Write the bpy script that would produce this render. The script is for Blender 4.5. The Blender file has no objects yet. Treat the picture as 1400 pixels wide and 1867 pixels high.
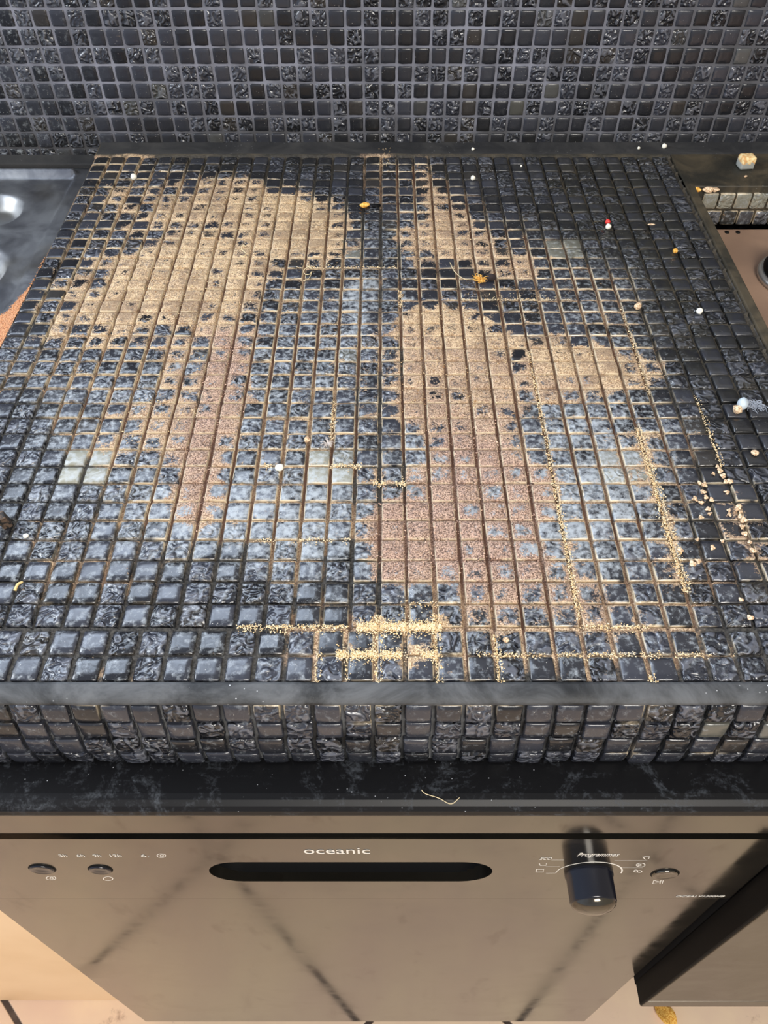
import bpy, bmesh, math, random
import numpy as np
from mathutils import Vector, Matrix

# ------------------------------------------------------------------ camera
F_PX, CX, CY = 1460.0, 700.0, 933.5
TH = math.radians(49.2)
SN, CS = math.sin(TH), math.cos(TH)
CAM_Z = 1.33
cam_d = bpy.data.cameras.new('camera')
cam = bpy.data.objects.new('camera', cam_d)
bpy.context.scene.collection.objects.link(cam)
cam.location = (0, 0, CAM_Z)
cam.rotation_euler = (math.radians(90) - TH, 0, 0)
cam_d.sensor_fit = 'AUTO'
cam_d.sensor_width = 36.0
cam_d.lens = F_PX / 1867.0 * 36.0
cam_d.clip_start = 0.01
scn = bpy.context.scene
scn.camera = cam

# ------------------------------------------------------------------ world
w = bpy.data.worlds.new('world')
scn.world = w
w.use_nodes = True
wn = w.node_tree.nodes; wl = w.node_tree.links
bg = wn['Background']
tc = wn.new('ShaderNodeTexCoord')
sep = wn.new('ShaderNodeSeparateXYZ')
wl.new(tc.outputs['Generated'], sep.inputs[0])
rmp = wn.new('ShaderNodeValToRGB')
mr = wn.new('ShaderNodeMapRange')
mr.inputs['From Min'].default_value = -1; mr.inputs['From Max'].default_value = 1
wl.new(sep.outputs['X'], mr.inputs['Value'])
wl.new(mr.outputs[0], rmp.inputs['Fac'])
rmp.color_ramp.elements[0].color = (0.62, 0.74, 1.0, 1)
rmp.color_ramp.elements[1].color = (0.50, 0.46, 0.40, 1)
rmp.color_ramp.elements[1].position = 0.8
wl.new(rmp.outputs[0], bg.inputs['Color'])
bg.inputs['Strength'].default_value = 0.85

def area(name, loc, target, sx, sy, power, col):
    d = bpy.data.lights.new(name, 'AREA')
    d.shape = 'RECTANGLE'; d.size = sx; d.size_y = sy; d.energy = power; d.color = col
    o = bpy.data.objects.new(name, d)
    scn.collection.objects.link(o)
    o.location = loc
    o.rotation_euler = (Vector(target) - Vector(loc)).to_track_quat('-Z', 'Y').to_euler()
    return o
area('side_window_light', (-1.9, 0.55, 2.0), (0.0, 0.5, 0.95), 0.9, 0.8, 40, (0.88, 0.94, 1.0))
area('window_light', (-0.66, 0.90, 1.86), (-0.66, -1.0, 1.80), 1.16, 0.86, 27, (0.70, 0.82, 1.0))
area('room_light', (0.5, -1.5, 2.3), (0.0, 0.6, 0.7), 0.9, 0.9, 60, (1.0, 0.95, 0.88))

scn.view_settings.view_transform = 'Standard'
scn.view_settings.look = 'None'
scn.view_settings.exposure = 0.0
scn.view_settings.gamma = 1.0
scn.view_settings.use_curve_mapping = False

# ------------------------------------------------------------------ measures (metres; Y runs towards the wall)
ZT = CAM_Z - 0.3945            # tile top of the worktop
PX, PY = 0.01677, 0.0162       # tile pitch across and in depth
Y_FRONT = 0.2172               # front edge of the top tiles
Y_WALL = 0.865
X_L, X_R = -0.3035, 0.3000
Y_MAIN = 0.2519
Z_SINK = CAM_Z - 0.410
Z_HOB = CAM_Z - 0.437
Z_SLAB = CAM_Z - 0.4625

rng = np.random.default_rng(7)
random.seed(7)

def at_z(px, py, z=None):      # where the line of sight through a photo point meets a level
    h = CAM_Z - (ZT if z is None else z)
    u = (px - CX) / F_PX; v = (py - CY) / F_PX
    d = h / (SN + v * CS)
    return (u * d, d * (CS - v * SN))
def at_y(px, py, y):           # ... meets an upright plane
    u = (px - CX) / F_PX; v = (py - CY) / F_PX
    d = y / (CS - v * SN)
    return (u * d, CAM_Z - d * (SN + v * CS))

# ------------------------------------------------------------------ object helpers
def link(o, parent=None):
    scn.collection.objects.link(o)
    if parent: o.parent = parent
    return o
def tag(o, label, cat, group=None, kind=None):
    if label: o['label'] = label
    if cat: o['category'] = cat
    if group: o['group'] = group
    if kind: o['kind'] = kind
    return o
def empty(name, loc=(0, 0, 0)):
    o = bpy.data.objects.new(name, None); o.empty_display_size = 0.05
    o.location = loc
    return link(o)
def mesh_obj(name, verts, faces, mat, parent=None, smooth=False):
    m = bpy.data.meshes.new(name)
    verts = np.asarray(verts, dtype=np.float32)
    m.from_pydata([], [], []) if False else None
    m.vertices.add(len(verts)); m.vertices.foreach_set('co', verts.ravel())
    if isinstance(faces, np.ndarray):
        n, k = faces.shape
        m.loops.add(n * k); m.loops.foreach_set('vertex_index', faces.ravel().astype(np.int32))
        m.polygons.add(n)
        m.polygons.foreach_set('loop_start', (np.arange(n) * k).astype(np.int32))
    else:
        ls = []; st = []
        for f in faces:
            st.append(len(ls)); ls.extend(f)
        m.loops.add(len(ls)); m.loops.foreach_set('vertex_index', np.array(ls, dtype=np.int32))
        m.polygons.add(len(faces)); m.polygons.foreach_set('loop_start', np.array(st, dtype=np.int32))
    m.update(calc_edges=True); m.validate()
    if smooth: m.polygons.foreach_set('use_smooth', np.ones(len(m.polygons), dtype=bool))
    if mat: m.materials.append(mat)
    return link(bpy.data.objects.new(name, m), parent)
def bm_obj(name, bm, mat, parent=None, smooth=False):
    m = bpy.data.meshes.new(name)
    bmesh.ops.recalc_face_normals(bm, faces=bm.faces[:])
    if smooth:
        for f in bm.faces: f.smooth = True
    bm.to_mesh(m); bm.free()
    if mat: m.materials.append(mat)
    return link(bpy.data.objects.new(name, m), parent)
def box(bm, x0, x1, y0, y1, z0, z1, bev=0.0, seg=2):
    r = bmesh.ops.create_cube(bm, size=1)
    vs = r['verts']
    for v in vs:
        v.co = Vector(((x0 + x1) / 2 + v.co.x * (x1 - x0), (y0 + y1) / 2 + v.co.y * (y1 - y0), (z0 + z1) / 2 + v.co.z * (z1 - z0)))
    if bev:
        es = list({e for v in vs for e in v.link_edges})
        bmesh.ops.bevel(bm, geom=es, offset=bev, segments=seg, profile=0.5, affect='EDGES')
def box_obj(name, x0, x1, y0, y1, z0, z1, mat, parent=None, bev=0.0, seg=2):
    bm = bmesh.new(); box(bm, x0, x1, y0, y1, z0, z1, bev, seg)
    return bm_obj(name, bm, mat, parent)
def attr(o, name, arr):
    a = o.data.color_attributes.new(name, 'FLOAT_COLOR', 'POINT')
    a.data.foreach_set('color', np.asarray(arr, dtype=np.float32).ravel())
def lathe(bm, prof, n, mtx):   # profile (r, z) revolved about local z
    rings = []
    for r, z in prof:
        if r < 1e-6: rings.append([bm.verts.new(mtx @ Vector((0, 0, z)))])
        else: rings.append([bm.verts.new(mtx @ Vector((r * math.cos(2 * math.pi * k / n), r * math.sin(2 * math.pi * k / n), z))) for k in range(n)])
    for a, b in zip(rings, rings[1:]):
        for k in range(n):
            q = [a[k % len(a)], a[(k + 1) % len(a)], b[(k + 1) % len(b)], b[k % len(b)]]
            u = []
            for v in q:
                if v not in u: u.append(v)
            if len(u) > 2: bm.faces.new(u)
def tube(bm, pts, r0, r1, n=6):
    pts = [Vector(p) for p in pts]; prev = None; up = Vector((0.3, 0.2, 1)).normalized()
    rings = []
    for i, p in enumerate(pts):
        t = (pts[min(i + 1, len(pts) - 1)] - pts[max(i - 1, 0)]).normalized()
        a = t.cross(up).normalized(); b = t.cross(a).normalized()
        r = r0 + (r1 - r0) * i / (len(pts) - 1)
        rings.append([bm.verts.new(p + (a * math.cos(2 * math.pi * k / n) + b * math.sin(2 * math.pi * k / n)) * r) for k in range(n)])
    for a, b in zip(rings, rings[1:]):
        for k in range(n): bm.faces.new([a[k], a[(k + 1) % n], b[(k + 1) % n], b[k]])
    bm.faces.new(rings[0]); bm.faces.new(rings[-1])
def spline(pts, n=8):
    P = [Vector(p) for p in pts]; P = [2 * P[0] - P[1]] + P + [2 * P[-1] - P[-2]]
    out = []
    for i in range(1, len(P) - 2):
        for k in range(n):
            t = k / n
            out.append(0.5 * ((2 * P[i]) + (P[i + 1] - P[i - 1]) * t + (2 * P[i - 1] - 5 * P[i] + 4 * P[i + 1] - P[i + 2]) * t * t + (3 * P[i] - P[i - 1] - 3 * P[i + 1] + P[i + 2]) * t ** 3))
    out.append(P[-2]); return out

# ------------------------------------------------------------------ material helpers
def srgb(r, g, b):
    f = lambda c: (c / 255) / 12.92 if c / 255 <= 0.04045 else ((c / 255 + 0.055) / 1.055) ** 2.4
    return (f(r), f(g), f(b), 1)
class NT:
    def __init__(s, name):
        s.m = bpy.data.materials.new(name); s.m.use_nodes = True
        s.n = s.m.node_tree.nodes; s.l = s.m.node_tree.links
        s.b = s.n['Principled BSDF']
        s.tc = s.n.new('ShaderNodeTexCoord')
    def put(s, sock, v):
        if isinstance(v, bpy.types.NodeSocket): s.l.new(v, sock)
        elif isinstance(v, (tuple, list)) and sock.type == 'VECTOR': sock.default_value = tuple(v)[:3]
        else: sock.default_value = v
    def set(s, **k):
        nm = {'base': 'Base Color', 'rough': 'Roughness', 'metal': 'Metallic', 'normal': 'Normal', 'spec': 'Specular IOR Level', 'coat': 'Coat Weight', 'coatr': 'Coat Roughness', 'trans': 'Transmission Weight', 'alpha': 'Alpha'}
        for a, v in k.items(): s.put(s.b.inputs[nm[a]], v)
        return s
    def noise(s, scale, detail=2, rough=0.5, dist=0.0, vec=None, out='Fac'):
        n = s.n.new('ShaderNodeTexNoise')
        n.inputs['Scale'].default_value = scale; n.inputs['Detail'].default_value = detail
        n.inputs['Roughness'].default_value = rough; n.inputs['Distortion'].default_value = dist
        s.l.new(vec if vec is not None else s.tc.outputs['Object'], n.inputs['Vector'])
        return n.outputs[out]
    def voro(s, scale, out='Distance', vec=None):
        n = s.n.new('ShaderNodeTexVoronoi'); n.inputs['Scale'].default_value = scale
        s.l.new(vec if vec is not None else s.tc.outputs['Object'], n.inputs['Vector'])
        return n.outputs[out]
    def math(s, op, a, b=0.0, c=None, clamp=False):
        n = s.n.new('ShaderNodeMath'); n.operation = op; n.use_clamp = clamp
        s.put(n.inputs[0], a); s.put(n.inputs[1], b)
        if c is not None: s.put(n.inputs[2], c)
        return n.outputs[0]
    def ramp(s, fac, a, b, v0=0.0, v1=1.0):
        n = s.n.new('ShaderNodeMapRange'); n.clamp = True; n.interpolation_type = 'SMOOTHSTEP'
        s.put(n.inputs['Value'], fac); n.inputs['From Min'].default_value = a; n.inputs['From Max'].default_value = b
        n.inputs['To Min'].default_value = v0; n.inputs['To Max'].default_value = v1
        return n.outputs[0]
    def mix(s, f, a, b):
        n = s.n.new('ShaderNodeMix'); n.data_type = 'RGBA'
        s.put(n.inputs['Factor'], f); s.put(n.inputs[6], a); s.put(n.inputs[7], b)
        return n.outputs[2]
    def bump(s, h, strength, dist, normal=None):
        n = s.n.new('ShaderNodeBump'); s.put(n.inputs['Strength'], strength); n.inputs['Distance'].default_value = dist
        s.l.new(h, n.inputs['Height'])
        if normal is not None: s.l.new(normal, n.inputs['Normal'])
        return n.outputs[0]
    def att(s, name):
        n = s.n.new('ShaderNodeAttribute'); n.attribute_name = name
        q = s.n.new('ShaderNodeSeparateColor'); s.l.new(n.outputs['Color'], q.inputs[0])
        return q.outputs[0], q.outputs[1], q.outputs[2], n.outputs['Alpha']
def simple(name, col, rough=0.5, metal=0.0, **k):
    t = NT(name); t.set(base=col, rough=rough, metal=metal, **k); return t.m

TAN = srgb(214, 176, 128); CREAM = srgb(236, 212, 165); BROWN = srgb(170, 128, 104); RUST = srgb(168, 96, 52)

def dust_colour(t, hue):
    n1 = t.noise(1050, 3, 0.75); n2 = t.noise(90, 2); n3 = t.noise(240, 4, 0.7, 0.8)
    a = t.mix(t.ramp(n1, 0.38, 0.62), srgb(146, 112, 78), srgb(244, 216, 174))
    a = t.mix(t.math('MULTIPLY', t.ramp(n3, 0.52, 0.66), 0.72), a, srgb(104, 92, 80))
    a = t.mix(t.math('MULTIPLY', t.ramp(t.noise(38, 4, 0.6, 0.5), 0.46, 0.62), 0.62), a, srgb(136, 112, 88))
    b = t.mix(t.ramp(n1, 0.38, 0.62), srgb(86, 64, 54), srgb(214, 178, 156))
    b = t.mix(t.math('MULTIPLY', t.ramp(n3, 0.54, 0.68), 0.6), b, srgb(104, 84, 78))
    h = t.math('ADD', hue, t.math('MULTIPLY', t.math('SUBTRACT', n2, 0.5), 0.5), clamp=True)
    return t.mix(h, a, b), n1

def mosaic_material():
    # attribute 'tile': random shade, wavy, pale tint, edge ; attribute 'dirt': dust, hue, haze, grime
    t = NT('glass_mosaic')
    rnd, wavy, pale, edge = t.att('tile')
    dust, hue, haze, grime = t.att('dirt')
    c = t.mix(t.ramp(rnd, 0.0, 1.0), srgb(22, 23, 27), srgb(50, 52, 60))
    c = t.mix(t.math('GREATER_THAN', rnd, 0.955), c, srgb(46, 43, 41))
    sw = t.noise(150, 0.0, 0.4, 1.5)
    swm = t.math('MULTIPLY', t.ramp(sw, 0.52, 0.62), wavy)
    c = t.mix(t.math('MULTIPLY', swm, 0.5), c, srgb(112, 114, 122))  # pale swirls of reflected light painted into the wavy tiles' colour
    c = t.mix(pale, c, srgb(150, 148, 132))
    # grey scuffing
    nh = t.noise(260, 5, 0.65); nh2 = t.noise(60, 2)
    hz = t.ramp(t.math('ADD', t.math('ADD', t.math('MULTIPLY', haze, 0.7), t.math('MULTIPLY_ADD', nh, 2.6, -0.95)), t.math('MULTIPLY', nh2, 0.6)), 0.75, 1.65)
    hz = t.math('MULTIPLY', hz, t.ramp(haze, 0.0, 0.15))
    c = t.mix(t.math('MULTIPLY', hz, 0.78), c, srgb(178, 184, 188))
    c = t.mix(t.math('MULTIPLY', t.math('MULTIPLY', grime, t.ramp(t.noise(120, 4, 0.6), 0.3, 0.6)), 0.8), c, srgb(42, 41, 34))
    # loose dust
    dc, n1 = dust_colour(t, hue)
    nf = t.noise(620, 4, 0.7); nm = t.noise(110, 3, 0.55, 0.6)
    nn = t.math('MULTIPLY_ADD', t.math('ADD', t.math('MULTIPLY', nf, 0.5), t.math('MULTIPLY', nm, 0.5)), 2.6, -0.8)
    e = t.math('MULTIPLY', edge, t.math('MULTIPLY', t.ramp(dust, 0.02, 0.35), 0.42))
    v = t.math('SUBTRACT', t.math('ADD', t.math('MULTIPLY', dust, 0.92), e), t.math('SUBTRACT', nn, 0.02))
    m = t.ramp(v, -0.10, 0.16)
    c = t.mix(m, c, dc)
    rim = t.math('MULTIPLY', t.math('MULTIPLY', t.ramp(edge, 0.80, 0.98), t.ramp(dust, 0.03, 0.13)), t.ramp(t.noise(75, 3), 0.36, 0.58))
    c = t.mix(t.math('MULTIPLY', rim, 0.8), c, srgb(226, 208, 176))
    # single specks, also painting sparkle onto the wall tiles
    sp = t.ramp(t.voro(330), 0.10, 0.04)
    spm = t.math('MULTIPLY', sp, t.math('MULTIPLY', t.ramp(t.noise(45, 1), 0.44, 0.58), 0.9))
    c = t.mix(spm, c, srgb(214, 210, 200))
    r = t.ramp(t.noise(35, 2), 0.3, 0.7, 0.16, 0.30)
    rr = t.math('ADD', r, t.math('MULTIPLY', hz, 0.3))
    rr = t.math('ADD', rr, t.math('MULTIPLY', grime, 0.15))
    rr = t.math('MAXIMUM', rr, t.math('MULTIPLY', m, 0.95), clamp=True)
    big = t.bump(sw, t.math('ADD', t.math('MULTIPLY', wavy, 0.95), 0.04), 0.0030)
    fine = t.bump(n1, t.math('ADD', t.math('MULTIPLY', m, 0.9), 0.03), 0.0009, big)
    t.set(base=c, rough=rr, normal=fine, spec=0.6)
    return t.m
M_TILE = mosaic_material()

def bed_material():
    # 'dirt': dust, hue, joint brown with shade, grime
    t = NT('grout_bed')
    dust, hue, brown_shade, grime = t.att('dirt')
    n0 = t.noise(500, 4, 0.65)
    c = t.mix(t.ramp(n0, 0.3, 0.7), srgb(34, 32, 30), srgb(84, 80, 74))
    c = t.mix(grime, c, t.mix(t.ramp(t.noise(60, 5, 0.6), 0.35, 0.65), srgb(38, 36, 28), srgb(84, 74, 56)))
    dc, n1 = dust_colour(t, hue)
    nn = t.math('ADD', t.math('MULTIPLY', t.noise(420, 4, 0.7), 0.5), t.math('MULTIPLY', t.noise(70, 2), 0.5))
    m = t.ramp(t.math('SUBTRACT', t.math('MULTIPLY', dust, 1.0), nn), -0.12, 0.12)
    c = t.mix(m, c, t.mix(brown_shade, dc, srgb(84, 54, 38)))  # brown of the upright joints, darkened to paint in their deep shade
    t.set(base=c, rough=0.9, normal=t.bump(n1, 0.9, 0.0008))
    return t.m
M_BED = bed_material()

def grime_material(name, a, b, sp=0.5, rough=0.45):
    t = NT(name)
    n = t.noise(18, 6, 0.65, 0.8)
    c = t.mix(t.ramp(n, 0.35, 0.7), a, b)
    dots = t.math('MULTIPLY', t.ramp(t.voro(240), 0.13, 0.05), t.ramp(t.noise(20, 2), 0.48, 0.62))
    c = t.mix(t.math('MULTIPLY', dots, sp), c, srgb(205, 205, 205))
    t.set(base=c, rough=t.ramp(n, 0.3, 0.7, rough, rough + 0.25), normal=t.bump(t.noise(160, 4, 0.6), 0.35, 0.0012))
    return t.m
M_TRIM = grime_material('black_trim', srgb(18, 19, 20), srgb(92, 93, 94), 0.9, 0.55)
M_BORDER = grime_material('greasy_border', srgb(38, 36, 29), srgb(78, 68, 50), 0.25)
M_BAND = grime_material('sealant_band', srgb(26, 26, 28), srgb(50, 49, 48), 0.3, 0.75)

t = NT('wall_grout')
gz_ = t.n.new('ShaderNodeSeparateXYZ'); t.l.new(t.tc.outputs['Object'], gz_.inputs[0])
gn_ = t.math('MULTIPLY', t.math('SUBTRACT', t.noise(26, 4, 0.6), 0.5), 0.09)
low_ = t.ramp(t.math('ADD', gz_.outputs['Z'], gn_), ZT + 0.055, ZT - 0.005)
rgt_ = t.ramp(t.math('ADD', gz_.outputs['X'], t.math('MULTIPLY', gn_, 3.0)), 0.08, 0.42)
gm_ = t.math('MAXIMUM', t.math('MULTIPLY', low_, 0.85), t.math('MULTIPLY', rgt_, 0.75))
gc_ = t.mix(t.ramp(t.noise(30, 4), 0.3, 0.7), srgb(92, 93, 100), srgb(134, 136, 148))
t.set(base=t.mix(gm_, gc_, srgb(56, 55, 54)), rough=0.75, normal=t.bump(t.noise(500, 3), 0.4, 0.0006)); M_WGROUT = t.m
t = NT('painted_wall'); t.set(base=srgb(196, 198, 204), rough=0.8, normal=t.bump(t.noise(80, 3), 0.1, 0.001)); M_PAINT = t.m

def slab_material():
    t = NT('dusty_black_laminate')
    mp = t.n.new('ShaderNodeMapping'); mp.inputs['Scale'].default_value = (6, 60, 60)
    t.l.new(t.tc.outputs['Object'], mp.inputs['Vector'])
    st = t.noise(3.5, 5, 0.7, 0.4, vec=mp.outputs[0])
    sm = t.noise(26, 6, 0.72, 1.4); fi = t.noise(300, 4, 0.7, 1.0)
    m = t.ramp(t.math('ADD', t.math('MULTIPLY', sm, 0.7), t.math('ADD', t.math('MULTIPLY', fi, 0.35), t.math('MULTIPLY', st, 0.25))), 0.66, 0.96)
    c = t.mix(t.math('MULTIPLY', m, 0.55), srgb(9, 9, 11), srgb(112, 118, 126))
    dots = t.math('MULTIPLY', t.ramp(t.voro(200), 0.09, 0.03), t.ramp(t.noise(24, 2), 0.5, 0.6))
    c = t.mix(dots, c, srgb(170, 172, 176))
    t.set(base=c, rough=t.math('ADD', t.math('MULTIPLY', m, 0.3), 0.45), spec=0.25)
    return t.m
M_SLAB = slab_material()

def dish_material(name, smudge, rough):
    t = NT(name)
    n = t.noise(14, 5, 0.65, 0.6)
    mp = t.n.new('ShaderNodeMapping'); mp.inputs['Scale'].default_value = (34, 34, 12)
    t.l.new(t.tc.outputs['Object'], mp.inputs['Vector'])
    blot = t.math('MAXIMUM', t.ramp(t.noise(1.0, 4, 0.6, vec=mp.outputs[0]), 0.60, 0.70), t.math('MULTIPLY', t.ramp(t.noise(16, 5, 0.65), 0.52, 0.72), 0.35))
    c = t.mix(t.ramp(n, 0.3, 0.7), srgb(91, 87, 79), srgb(104, 99, 90))
    c = t.mix(t.math('MULTIPLY', blot, smudge), c, srgb(70, 60, 50))
    c = t.mix(t.math('MULTIPLY', t.ramp(t.voro(60), 0.12, 0.04), t.ramp(t.noise(9, 2), 0.52, 0.62)), c, srgb(80, 68, 54))
    t.set(base=c, rough=t.ramp(n, 0.3, 0.7, rough, rough + 0.1), metal=0.92)
    return t.m
M_FASCIA = dish_material('brushed_fascia', 0.7, 0.07)
M_DOOR = dish_material('smudged_steel_door', 0.85, 0.08)
M_OVEN = dish_material('grey_oven_front', 0.15, 0.3)
M_BLACK = simple('matt_black_plastic', srgb(9, 9, 10), 0.6, spec=0.15)
M_GLOSSBLACK = simple('glossy_black_plastic', srgb(20, 21, 30), 0.18)
M_PRINT = simple('white_print', srgb(225, 220, 210), 0.5)
M_VOID = simple('dark_cavity', srgb(10, 10, 10), 0.9)
M_CREAM = (lambda t: (t.set(base=t.mix(t.ramp(t.noise(7, 4), 0.3, 0.7), srgb(222, 188, 146), srgb(232, 200, 160)), rough=0.55), t.m)[1])(NT('cream_panel'))

def steel_material():
    t = NT('worn_stainless')
    n = t.noise(22, 5, 0.6, 0.5)
    c = t.mix(t.ramp(n, 0.3, 0.7), srgb(120, 122, 128), srgb(158, 160, 162))
    c = t.mix(t.math('MULTIPLY', t.ramp(t.noise(10, 3), 0.48, 0.66), 0.5), c, srgb(118, 108, 84))
    c = t.mix(t.math('MULTIPLY', t.ramp(t.voro(70), 0.09, 0.04), t.ramp(t.noise(15, 2), 0.5, 0.6)), c, srgb(220, 220, 215))
    t.set(base=c, rough=t.ramp(n, 0.3, 0.7, 0.28, 0.45), metal=0.9, normal=t.bump(t.noise(300, 3), 0.06, 0.0005))
    return t.m
M_STEEL = steel_material()
t = NT('hob_plate'); t.set(base=t.mix(t.ramp(t.noise(16, 4), 0.3, 0.7), srgb(150, 122, 102), srgb(172, 140, 116)), rough=0.5, metal=0.25); M_HOB = t.m

def floor_material():
    t = NT('diagonal_floor_tiles')
    mp = t.n.new('ShaderNodeMapping')
    mp.vector_type = 'POINT'
    s_ = 0.49; a = math.radians(45)
    # tile crossing at (-0.27, -0.035)
    mp.inputs['Rotation'].default_value = (0, 0, a)
    ox, oy = -0.27, -0.055
    rx, ry = ox * math.cos(a) - oy * math.sin(a), ox * math.sin(a) + oy * math.cos(a)
    mp.inputs['Location'].default_value = (-rx, -ry, 0)
    t.l.new(t.tc.outputs['Object'], mp.inputs['Vector'])
    sp = t.n.new('ShaderNodeSeparateXYZ'); t.l.new(mp.outputs[0], sp.inputs[0])
    def line(o):
        p = t.math('PINGPONG', o, s_ / 2)
        return t.ramp(p, 0.0050, 0.0030)
    g = t.math('MAXIMUM', line(sp.outputs['X']), line(sp.outputs['Y']))
    n = t.noise(5, 5, 0.6)
    c = t.mix(t.ramp(n, 0.3, 0.7), srgb(222, 192, 168), srgb(236, 210, 176))
    c = t.mix(t.ramp(t.noise(22, 5, 0.7), 0.6, 0.78), c, srgb(170, 140, 118))
    c = t.mix(t.math('MULTIPLY', g, t.ramp(t.noise(14, 3), 0.25, 0.45, 0.7, 1.0)), c, srgb(66, 52, 44))
    t.set(base=c, rough=0.45, normal=t.bump(t.math('MULTIPLY', g, -1.0), 0.5, 0.002))
    return t.m
M_FLOOR = floor_material()

# ------------------------------------------------------------------ dust map (painted where the photo shows it lying on the worktop)
def vnoise(x, y, sc, seed=0):
    x = x * sc + seed * 17.3; y = y * sc + seed * 9.1
    xi = np.floor(x).astype(int); yi = np.floor(y).astype(int); fx = x - xi; fy = y - yi
    h = lambda a, b: (np.sin(a * 127.1 + b * 311.7 + seed * 74.7) * 43758.5453) % 1.0
    fx = fx * fx * (3 - 2 * fx); fy = fy * fy * (3 - 2 * fy)
    return (h(xi, yi) * (1 - fx) + h(xi + 1, yi) * fx) * (1 - fy) + (h(xi, yi + 1) * (1 - fx) + h(xi + 1, yi + 1) * fx) * fy
def soft_poly(x, y, pts, wdt):
    P = np.array([at_z(*p) for p in pts]); n = len(P)
    x = x + (vnoise(x, y, 60, 3) - 0.5) * 0.014 + (vnoise(x, y, 150, 5) - 0.5) * 0.008
    y = y + (vnoise(x, y, 60, 4) - 0.5) * 0.014 + (vnoise(x, y, 150, 6) - 0.5) * 0.008
    ins = np.zeros(x.shape, bool); dist = np.full(x.shape, 9.0)
    for i in range(n):
        ax, ay = P[i]; bx, by = P[(i + 1) % n]
        if ay != by:
            c = ((ay > y) != (by > y)) & (x < (bx - ax) * (y - ay) / (by - ay) + ax); ins ^= c
        dx, dy = bx - ax, by - ay
        t = np.clip(((x - ax) * dx + (y - ay) * dy) / (dx * dx + dy * dy), 0, 1)
        dist = np.minimum(dist, np.hypot(x - ax - t * dx, y - ay - t * dy))
    sd = np.where(ins, dist, -dist)
    return np.clip(0.5 + sd / (wdt * 1.7), 0, 1)
# (polygon in photo points, softness m, density, hue 0 tan .. 1 brown)
DUST = [
 ([(185,325),(260,340),(330,335),(420,318),(470,325),(540,350),(600,372),(632,410),(640,455),(600,480),(540,490),(500,540),(455,590),(430,620),(300,625),(150,615),(75,612),(95,560),(140,500),(150,440),(190,420),(165,375)], 0.03, 0.56, 0.12),
 ([(640,560),(735,560),(735,640),(720,760),(690,900),(640,860),(620,700)], 0.03, 0.30, 0.3),
 ([(300,370),(420,330),(520,345),(600,378),(630,410),(630,450),(560,478),(500,520),(440,590),(330,590),(180,590),(110,590),(150,530),(230,500),(280,450)], 0.035, 0.68, 0.08),
 ([(470,345),(540,352),(595,378),(625,410),(625,450),(560,470),(500,470),(480,410)], 0.02, 0.97, 0.0),
 ([(170,500),(290,470),(420,480),(480,500),(440,560),(300,600),(120,600)], 0.03, 0.80, 0.12),
 ([(300,590),(430,590),(430,680),(400,780),(370,800),(300,820),(210,820),(210,760),(290,700)], 0.03, 0.52, 0.45),
 ([(380,590),(450,600),(452,690),(425,770),(400,850),(370,950),(320,965),(318,860),(350,780),(370,690)], 0.018, 0.88, 0.85),
 ([(590,450),(640,430),(650,470),(600,490),(540,500),(500,540),(490,520),(540,480)], 0.02, 0.42, 0.1),
 ([(775,300),(790,345),(860,395),(905,455),(985,480),(960,515),(900,505),(850,478),(740,470),(725,430),(770,390)], 0.018, 0.60, 0.40),
 ([(780,360),(850,400),(880,450),(840,475),(745,470),(760,420)], 0.02, 0.72, 0.25),
 ([(740,555),(860,555),(905,600),(960,618),(1080,625),(1165,650),(1180,690),(1080,715),(990,690),(950,640),(900,650),(800,640),(735,610)], 0.018, 0.80, 0.12),
 ([(700,600),(900,620),(1000,660),(1080,700),(1040,730),(960,720),(950,780),(930,830),(760,800),(740,750),(700,690)], 0.02, 0.74, 0.45),
 ([(740,740),(930,745),(950,820),(1010,850),(1015,1030),(1000,1080),(960,1110),(880,1108),(850,1070),(690,1065),(672,1000),(690,885),(790,840)], 0.016, 0.62, 0.95),
 ([(690,900),(860,900),(900,960),(940,1010),(950,1090),(860,1070),(760,1045),(680,1050)], 0.02, 0.88, 0.95),
 ([(780,760),(930,770),(920,830),(800,830)], 0.02, 0.80, 0.9),
 ([(650,1145),(700,1128),(800,1130),(805,1155),(700,1158)], 0.006, 0.66, 0.0),
 ([(620,1188),(780,1186),(800,1206),(700,1212),(630,1200)], 0.006, 0.52, 0.0),
 ([(560,820),(730,830),(735,880),(700,890),(570,850)], 0.02, 0.30, 0.1),
 ([(1140,770),(1200,790),(1215,900),(1260,1060),(1230,1060),(1180,900),(1130,820)], 0.016, 0.42, 0.35),
 ([(1000,1030),(1080,1040),(1120,1110),(1200,1130),(1180,1150),(1040,1140),(850,1130),(850,1100)], 0.02, 0.42, 0.8),
 ([(130,400),(160,440),(100,560),(60,600),(50,590),(90,520)], 0.02, 0.35, 0.1),
 ([(1280,880),(1360,880),(1400,980),(1400,1060),(1340,1000)], 0.02, 0.25, 0.6),
]
GROUT = [
 ([(170,285),(300,290),(560,340),(660,420),(700,500),(690,560),(720,640),(690,900),(560,1000),(560,1060),(300,1010),(190,960),(150,840),(40,700),(0,700),(60,560),(120,400)], 0.04, 0.82, 0.15),
 ([(680,285),(780,280),(820,340),(1000,430),(1160,500),(1220,640),(1260,900),(1290,1180),(830,1240),(540,1240),(540,1110),(680,1080),(690,600),(700,420)], 0.04, 0.85, 0.35),
 ([(0,900),(300,1000),(560,1060),(540,1140),(0,1140)], 0.04, 0.42, 0.3),
 ([(1200,540),(1290,800),(1400,1100),(1400,1240),(1280,1240)], 0.05, 0.48, 0.45),
 ([(840,1185),(1340,1185),(1340,1205),(840,1205)], 0.01, 0.85, 0.1),
 ([(0,1150),(400,1150),(540,1150),(540,1240),(0,1240)], 0.02, 0.30, 0.3),
]
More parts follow.
